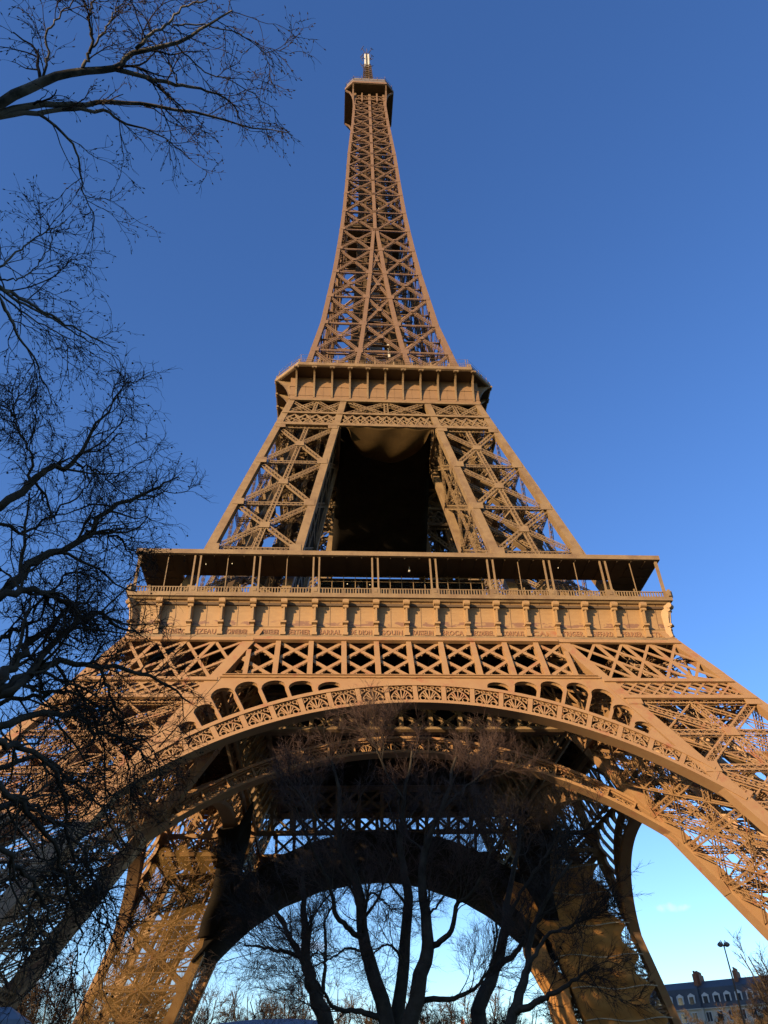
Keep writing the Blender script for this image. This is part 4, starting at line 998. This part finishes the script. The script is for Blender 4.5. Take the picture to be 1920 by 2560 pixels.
stemtree('bare_tree', 'bare multi-stemmed tree with a dense reddish twig crown in front of the great arch', (c1[0], c1[1]), [
 ([(967, 2560), (935, 2440), (912, 2358), (899, 2250), (885, 2200), (859, 2150), (850, 2080), (850, 1980), (830, 1900)], 27, 28, 0.241, 0.038, 1),
 ([(990, 2560), (1010, 2413), (1021, 2250), (1010, 2184), (1000, 2100), (1010, 1990), (1030, 1880)], 27.5, 28.5, 0.217, 0.038, 1),
 ([(1021, 2560), (1058, 2420), (1070, 2360), (1060, 2270), (1055, 2184), (1075, 2080), (1120, 1980), (1140, 1890)], 26.5, 28, 0.253, 0.038, 1),
 ([(905, 2350), (872, 2320), (840, 2290), (830, 2240), (818, 2200), (780, 2120), (740, 2020)], 27.2, 26, 0.096, 0.030, 0),
 ([(1075, 2372), (1105, 2350), (1129, 2326), (1142, 2261), (1172, 2240), (1210, 2180), (1240, 2080)], 27, 26, 0.102, 0.030, 0),
 ([(1045, 2500), (1100, 2498), (1151, 2492), (1190, 2465), (1221, 2429), (1250, 2380)], 27, 25.5, 0.090, 0.022, 0),
 ([(955, 2545), (900, 2530), (836, 2521), (810, 2480), (780, 2440)], 27, 26, 0.096, 0.022, 0),
 ([(1010, 2420), (985, 2370), (960, 2365), (935, 2385)], 27.5, 27, 0.048, 0.022, 0),
 ([(905, 2270), (930, 2235), (965, 2260), (980, 2275)], 27.4, 27, 0.042, 0.022, 0),
 ([(870, 2160), (820, 2080), (760, 2000), (720, 1950)], 27.5, 28.5, 0.060, 0.019, 0),
 ([(1090, 2040), (1150, 1980), (1200, 1940), (1230, 1920)], 27.8, 29, 0.054, 0.019, 0),
 ([(1010, 2000), (960, 1920), (930, 1840)], 28, 28.5, 0.042, 0.015, 0),
 ([(912, 2380), (870, 2370), (820, 2400), (770, 2420)], 27.2, 26.5, 0.042, 0.015, 0),
 ([(1060, 2300), (1110, 2240), (1160, 2130), (1190, 2030)], 27, 27, 0.042, 0.015, 0)], 27, 5, M['twig_red'], 11, .9, .05, .72, far=.8)
c2 = px(815, 2560, 32)
stemtree('bare_tree', 'slender bare tree with a leaning trunk and fine spreading twigs, left of the multi-stemmed tree', (c2[0], c2[1]), [
 ([(815, 2560), (785, 2470), (766, 2402), (762, 2330), (760, 2250), (757, 2180)], 32, 32.5, .30, .05, 1),
 ([(772, 2420), (735, 2370), (700, 2290), (660, 2250)], 32, 31.5, .12, .03, 0),
 ([(768, 2405), (720, 2380), (660, 2370), (610, 2360)], 32, 31, .10, .02, 0),
 ([(800, 2520), (812, 2440), (815, 2380), (812, 2310), (825, 2270)], 32, 32.5, .08, .03, 0)], 32, 5, M['twig'], 12, .8, .02, .8)
c3 = px(1195, 2520, 31)
stemtree('bare_tree', 'bare tree with a forked slanting trunk, right of the multi-stemmed tree', (c3[0], c3[1]), [
 ([(1195, 2525), (1222, 2460), (1249, 2391), (1262, 2320), (1268, 2260), (1290, 2150), (1300, 2060)], 31, 32, .26, .04, 1),
 ([(1240, 2420), (1290, 2380), (1322, 2330), (1370, 2280)], 31, 30, .12, .03, 0),
 ([(1262, 2320), (1310, 2220), (1370, 2130), (1400, 2080)], 31, 31, .07, .02, 0)], 31, 5, M['twig'], 13, .75, .05, .75)
c4 = px(1276, 2560, 24)
stemtree('bare_tree', 'thin bare tree with long low limbs, in front of the netted far right leg', (c4[0], c4[1]), [
 ([(1276, 2560), (1296, 2490), (1314, 2440), (1322, 2390), (1335, 2310), (1380, 2220), (1430, 2150)], 24, 25, .15, .03, 1),
 ([(1290, 2530), (1340, 2505), (1390, 2480), (1450, 2440), (1500, 2420)], 24, 23, .10, .02, 0),
 ([(1318, 2420), (1370, 2340), (1420, 2320), (1480, 2290)], 24, 24, .06, .02, 0)], 24, 5, M['twig'], 14, .7, .03, .55)
# --- far trees beyond and beside the tower
def far_tree(label, hgt, seed, twig, wide=.9):
    rg = np.random.default_rng(seed); root = tag(empty('bare_tree'), label, 'tree', 'bare trees behind the tower')
    tt = Tubes(); cr = Tubes(); n = 7
    P = []; 
    for i in range(n):
        a = i*2.4+rg.uniform(-.3, .3); s = rg.uniform(.12, .42)*hgt*wide
        P.append(resample([(0, 0, -.2), (.05*s*math.cos(a), .05*s*math.sin(a), hgt*.22), (.5*s*math.cos(a), .5*s*math.sin(a), hgt*.5), (s*math.cos(a), s*math.sin(a), hgt*rg.uniform(.78, .97))], 12, hgt*.008, rg))
    P = np.array(P); Rr = np.linspace(.014*hgt, .0035*hgt, 12)[None].repeat(n, 0); tt.add(P, Rr, 6)
    A, Ra = spawn(P, Rr, 12, hgt*.2, 8, .75, (0, 0, .06), .16, .3, 1., .5, .03, rg); cr.add(A, Ra, 4)
    Bp, Rb = spawn(np.concatenate([A, P[:, 4:]]), np.concatenate([Ra, Rr[:, 4:]*.4]), 8, hgt*.10, 6, .65, (0, 0, .05), .2, .15, 1., .55, .05, rg); cr.add(Bp, Rb, 3)
    Cp, Rc = spawn(Bp, Rb, 6, hgt*.055, 4, .6, (0, 0, .03), .2, .15, 1., .6, .034, rg); cr.add(Cp, Rc, 3)
    finish(root, tt, cr, M['bark'], twig); return root
FT = [far_tree('tall bare tree with an upright brown crown in the row beyond the tower', 27, 31, M['twig_far']),
      far_tree('broad bare tree with a rounded brown crown in the row beyond the tower', 24, 32, M['twig_far'], 1.2),
      far_tree('dark slender bare tree in the row beyond the tower', 27, 33, M['twig'], .7)]
spots = [(-88, 66, 0), (-76, 48, 1), (-70, 80, 2), (-62, 30, 1), (-47, 92, 1), (-36, 78, 0), (-27, 96, 2), (-18, 84, 1), (-6, 98, 0), (4, 88, 1), (16, 100, 2), (24, 84, 1), (36, 96, 0), (45, 82, 1), (45, -8, 1), (52, 12, 1), (70, 34, 2), (86, 62, 1), (74, 70, 1), (-84, 20, 1), (-72, -2, 0), (-50, 60, 1), (-96, 44, 1), (-58, 76, 0), (-66, 52, 1), (-80, 34, 0), (-40, 106, 1), (-13, 108, 1), (10, 112, 1), (30, 108, 0), (-90, 2, 1), (56, 104, 1), (-60, 8, 1), (41, -24, 2)]
TL = {0: 'tall bare tree with an upright brown crown in the row beyond the tower', 1: 'broad bare tree with a rounded brown crown in the row beyond the tower', 2: 'dark slender bare tree in the row beyond the tower'}
seen = set()
for x, y, k in spots:
    o = FT[k] if k not in seen else copy_tree(FT[k]); seen.add(k)
    o.location = (x, y, 0); s = random.uniform(.78, 1.05); s *= (.62 if x == 45 else .78) if 36 < x < 66 and y < 20 else (1.22 if y > 25 and x < 48 else (.8 if x > 60 else 1)); o.scale = (s, s, s*random.uniform(.9, 1.05)); o.rotation_euler.z = random.uniform(0, 6.28)
    if (x, y) in ((45, -8), (52, 12)): o['label'] = 'bare tree with a lit brown crown beside the street lamp, nearest it' if x < 48 else 'bare tree with a lit brown crown beside the street lamp, farther from it'
# clipped shrubs
def shrub(x, y, r, hh, lb, seed):
    rg = np.random.default_rng(seed); n = 2600; root = tag(empty('shrub', (x, y, 0)), lb, 'shrub', 'shrubs beyond the right leg')
    t = Tubes(); d = unit(rg.normal(size=(n, 3))); rad = rg.uniform(.55, 1, n)**.5*(1+.25*np.sin(d[:, 0]*5+seed)+.2*np.sin(d[:, 2]*7)); C = d*rad[:, None]*np.array([r, r, hh*.6])+np.array([0, 0, hh*.5]); C = C[C[:, 2] > .05]
    t.blobs(C, rg.uniform(.06, .16, len(C)), rg.normal(size=(len(C), 3)), 1.9); t.build('foliage', M['shrub'], root)
    s = Tubes(); P = np.array([resample([(0, 0, -.1), tuple(.5*c), tuple(c)], 6, .05, rg) for c in C[:40]]); s.add(P, np.linspace(.06, .015, 6)[None].repeat(len(P), 0), 4); s.build('stem', M['bark'], root)
for i, (x, y, r, hh, lb) in enumerate(((47, -20, 2.6, 6.8, 'golden brown tall shrub nearest the right leg'), (51, -14, 3.0, 7.4, 'golden brown rounded shrub behind the street lamp'), (60, -10, 3.2, 8.0, 'dark olive shrub at the right edge'))): shrub(x, y, r, hh, lb, 50+i)
# ------------------------------------------------------------------ ground, buildings, lamp, kiosks
M['ground'] = mat('gravel_ground', (.16, .13, .09), (.22, .18, .13), .5, .95, bump=.3)
M['lawn'] = mat('winter_lawn', (.035, .05, .015), (.06, .07, .025), .8, .95, bump=.4)
M['asphalt'] = mat('asphalt', (.045, .045, .045), (.06, .06, .06), 1.5, .9)
mb = MB(); S = 3000; mb.add([(-S, -S, -.02), (S, -S, -.02), (S, S, -.02), (-S, S, -.02)], [(0, 1, 2, 3)]); tag(mb.build('ground', M['lawn']), kind='structure')
mb = MB(); mb.add([(-75, -75, 0), (75, -75, 0), (75, 75, 0), (-75, 75, 0)], [(0, 1, 2, 3)]); tag(mb.build('esplanade', M['ground']), kind='structure')
mb = MB(); mb.add([(-75, -124, 0), (75, -124, 0), (75, -112, 0), (-75, -112, 0)], [(0, 1, 2, 3)]); tag(mb.build('path', M['ground']), kind='structure')
mb = MB(); mb.add([(-300, 112, 0), (300, 112, 0), (300, 122, 0), (-300, 122, 0)], [(0, 1, 2, 3)]); tag(mb.build('road', M['asphalt']), kind='structure')
M['bwall'] = mat('cream_limestone', (0.416, 0.376, 0.307), (0.494, 0.455, 0.376), .3, .85)
M['zinc'] = mat('blue_grey_zinc', (0.050, 0.054, 0.060), (0.068, 0.071, 0.075), .4, .55)
M['pot'] = mat('red_chimney_brick', (0.192, 0.072, 0.036), (0.228, 0.096, 0.048), 1., .85)
M['pane'] = mat('window_pane', (.03, .04, .05), rough=.12, spec=.8)
M['frame'] = mat('white_window_frame', (0.512, 0.512, 0.497))
sv_ = (math.sin(R(SUN_AZ)), math.cos(R(SUN_AZ)))
def building(x, y, rz, w, d, floors, label, seed, sp=2.6):
    rg = random.Random(seed); root = tag(empty('apartment_building', (x, y, 0)), label, 'building', 'stone apartment buildings beyond the tower'); root.rotation_euler.z = rz
    hh = floors*3.3+.8
    mb = MB(); mb.box(-w/2, w/2, 0, d, 0, hh)
    for f in range(1, floors+1): mb.box(-w/2-.12, w/2+.12, -.14-.25*(f in (2, floors)), .02, f*3.3+.55, f*3.3+.75)
    for e in (-1, 1): mb.box(e*w/2-.25, e*w/2+.25, -.18, .3, 0, hh)
    mb.build('wall', M['bwall'], root)
    mb = MB(); mb.loft([[(-w/2, 0, hh), (w/2, 0, hh), (w/2, d, hh), (-w/2, d, hh)], [(-w/2+.3, 1.4, hh+4.2), (w/2-.3, 1.4, hh+4.2), (w/2-.3, d-1.4, hh+4.2), (-w/2+.3, d-1.4, hh+4.2)], [(-w/2+.5, d*.45, hh+6), (w/2-.5, d*.45, hh+6), (w/2-.5, d*.55, hh+6), (-w/2+.5, d*.55, hh+6)]])
    roof = mb.build('roof', M['zinc'], root)
    for e in (-1, 1, 0):
        mb = MB(); cx = e*(w/2-.6)+(.0 if e else rg.uniform(-3, 3)); mb.box(cx-.45, cx+.45, d*.25, d*.7, hh+2, hh+7.4)
        for k in range(6): mb.bar((cx, d*.28+k*d*.075, hh+7.4), (cx, d*.28+k*d*.075, hh+8.1), .3, .3, (0, 1, 0))
        mb.build('chimney', M['pot'], roof)
    n = int(w/sp); fr = pn = None
    dm = None
    for i in range(n):
        cx = (i+.5-n/2)*w/n*.94
        for f in range(floors):
            z0 = f*3.3+1.3
            if fr is None:
                mb = MB(); mb.box(-.75, -.58, -.06, .05, 0, 2.1); mb.box(.58, .75, -.06, .05, 0, 2.1); mb.box(-.58, .58, -.06, .05, 1.94, 2.1); mb.box(-.58, .58, -.08, .05, -.1, .06); mb.box(-.04, .04, -.05, .03, .06, 1.94); fr = mb.build('window', M['frame'], root)
                mb = MB(); mb.box(-.58, .58, -.03, .03, .06, 1.94); pn = mb.build('pane', M['pane'], fr); o = fr
            else:
                o = fr.copy(); col.objects.link(o); o.parent = root; q = pn.copy(); col.objects.link(q); q.parent = o
            o.location = (cx, 0, z0)
        mb = MB(); mb.prism([(-.8, 0), (.8, 0), (.8, 2.2), (0, 2.7), (-.8, 2.2)], (1, 0, 0), (0, 0, 1), (cx, .35, hh+.5), (0, 1, 0), 1.6); q = mb.build('dormer', M['frame'], roof)
        mb = MB(); mb.box(cx-.5, cx+.5, .31, .34, hh+.7, hh+2.4); mb.build('pane', M['pane'], q)
    return root
for i, (l, sd_, fl, lb) in enumerate(((-26, 112, 8, 'tall'), (7, 112, 8, 'tall'), (39, 112, 8, 'tall'), (72, 152, 6, 'lower'), (104, 152, 6, 'lower'))):  # unseen blocks added to throw shade on the trees and lower legs
    bx, by = -sd_*sv_[0]+l*sv_[1], -sd_*sv_[1]-l*sv_[0]
    o = building(bx, by, math.atan2(-sv_[0], sv_[1]), 31, 12, fl, '%s added shadow-casting block behind the camera, %s' % (lb, ('farthest left', 'second from the left', 'in the middle', 'second from the right', 'farthest right')[i]), 90+i, 3.8)
BL = [(72, 98, -.60, 20, 6, 'low cream apartment block with zinc mansard, nearest the right leg'), (88, 88, -.60, 19, 6, 'cream apartment block with red topped chimneys behind the street lamp'), (103.5, 77.5, -.60, 19, 5, 'lower cream apartment block half hidden by trees at the right edge'), (20, 150, -.1, 24, 5, 'stone apartment block with dark mansard roof seen under the far arch'), (-46, 160, .15, 26, 5, 'apartment block with dark roof seen through the trees under the far arch, leftmost')]
for i, (x, y, rz, w, fl, lb) in enumerate(BL): building(x, y, rz, w, 12, fl, lb, 60+i)
# twin street lamp
M['lamp'] = mat('brown_lantern', (.10, .08, .06), (.13, .10, .08), 2., .4)
LP = px(1809, 2362, 74); lx, ly, lz = LP
lamp = tag(empty('street_lamp', (lx, ly, 0)), 'tall street lamp with two round lantern heads on a thin pole', 'street lamp')
mb = MB(); mb.loft([[(r*math.cos(t), r*math.sin(t), z) for t in np.linspace(0, 2*math.pi, 11)[:-1]] for z, r in ((0, .22), (.9, .20), (1.0, .11), (lz, .045))]); mb.build('pole', M['dark'], lamp)
for e in (-1, 1):
    mb = MB(); ps = [(0, 0, lz-.4), (e*.06, 0, lz+.1), (e*.16, 0, lz+.3), (e*.26, 0, lz+.2)]
    for p, q in zip(ps[:-1], ps[1:]): mb.bar(p, q, .04, .04, (0, 1, 0))
    arm = mb.build('arm', M['dark'], lamp)
    mb = MB(); mb.loft([[(e*.26+r*math.cos(t), r*math.sin(t), lz+z) for t in np.linspace(0, 2*math.pi, 15)[:-1]] for z, r in ((.2, .04), (.16, .13), (.08, .21), (.0, .235), (-.06, .21), (-.13, .12), (-.16, .04))]); mb.build('lamp_head', M['lamp'], lamp)
# kiosks with pale roofs low in the picture
# a visitor at the first floor railing
def person(loc, label):
    root = tag(empty('person', loc), label, 'person')
    V = [(0, 0, .95), (0, 0, 1.2), (0, 0, 1.42), (0, 0, 1.52), (0, -.02, 1.66), (.2, 0, 1.4), (.27, -.05, 1.15), (.2, -.25, 1.08), (-.2, 0, 1.4), (-.27, -.05, 1.15), (-.2, -.25, 1.08), (.1, 0, .88), (.11, 0, .48), (.11, 0, .06), (.12, -.14, .03), (-.1, 0, .88), (-.11, 0, .48), (-.11, 0, .06), (-.12, -.14, .03)]
    E = [(0, 1), (1, 2), (2, 3), (3, 4), (2, 5), (5, 6), (6, 7), (2, 8), (8, 9), (9, 10), (0, 11), (11, 12), (12, 13), (13, 14), (0, 15), (15, 16), (16, 17), (17, 18)]
    RD = [.16, .15, .15, .06, .10, .075, .055, .04, .075, .055, .04, .10, .075, .05, .04, .10, .075, .05, .04]
    me = bpy.data.meshes.new('body'); me.from_pydata(V, E, []); ob = bpy.data.objects.new('body', me); col.objects.link(ob); ob.parent = root
    sk = ob.modifiers.new('skin', 'SKIN'); sl = me.skin_vertices
    if not sl: bpy.context.view_layer.objects.active = ob
    for v, r in zip(me.skin_vertices[0].data, RD): v.radius = (r, r)
    me.skin_vertices[0].data[0].use_root = True; ob.modifiers.new('sub', 'SUBSURF').levels = 1; ob.modifiers['sub'].render_levels = 2
    me.materials.append(M['coat'])
    mb = MB(); ball(mb, (0, .01, 1.72), .105, 10, 7); mb.build('hair', M['bark'], root, True)
M['coat'] = mat('dark_coat', (.02, .02, .025), (.03, .03, .035), 3., .9)
person((-6.1, -34.55, 55.0), 'dark coated visitor standing at the first floor railing of the tower')
M['tent'] = mat('pale_awning', (0.126, 0.154, 0.189), (0.154, 0.182, 0.217), 1.2, .7)
def kiosk(p, w, lb):
    k = tag(empty('kiosk', (p[0], p[1], 0)), lb, 'kiosk', 'kiosks near the tower feet'); H = p[2]
    mb = MB(); mb.loft([[(-w, -w*.7, H-.5), (w, -w*.7, H-.5), (w, w*.7, H-.5), (-w, w*.7, H-.5)], [(-w*.9, -w*.6, H-.1), (w*.9, -w*.6, H-.1), (w*.9, w*.6, H-.1), (-w*.9, w*.6, H-.1)], [(-w*.3, -.1, H+.3), (w*.3, -.1, H+.3), (w*.3, .1, H+.3), (-w*.3, .1, H+.3)]]); mb.build('awning_roof', M['tent'], k)
    mb = MB(); mb.box(-w*.85, w*.85, -w*.55, w*.55, 0, H-.5); mb.build('wall', M['dark'], k)
    mb = MB(); mb.box(-w*.7, w*.7, -w*.57, -w*.551, 1, H-1); mb.build('shutter', M['grey_metal'], k)
kiosk(px(0, 2545, 34), 1.0, 'kiosk with a pale grey awning roof at the lower left corner')
kiosk(px(680, 2562, 60), 4.2, 'long kiosk with a pale awning roof between the far left leg and the bare trees')
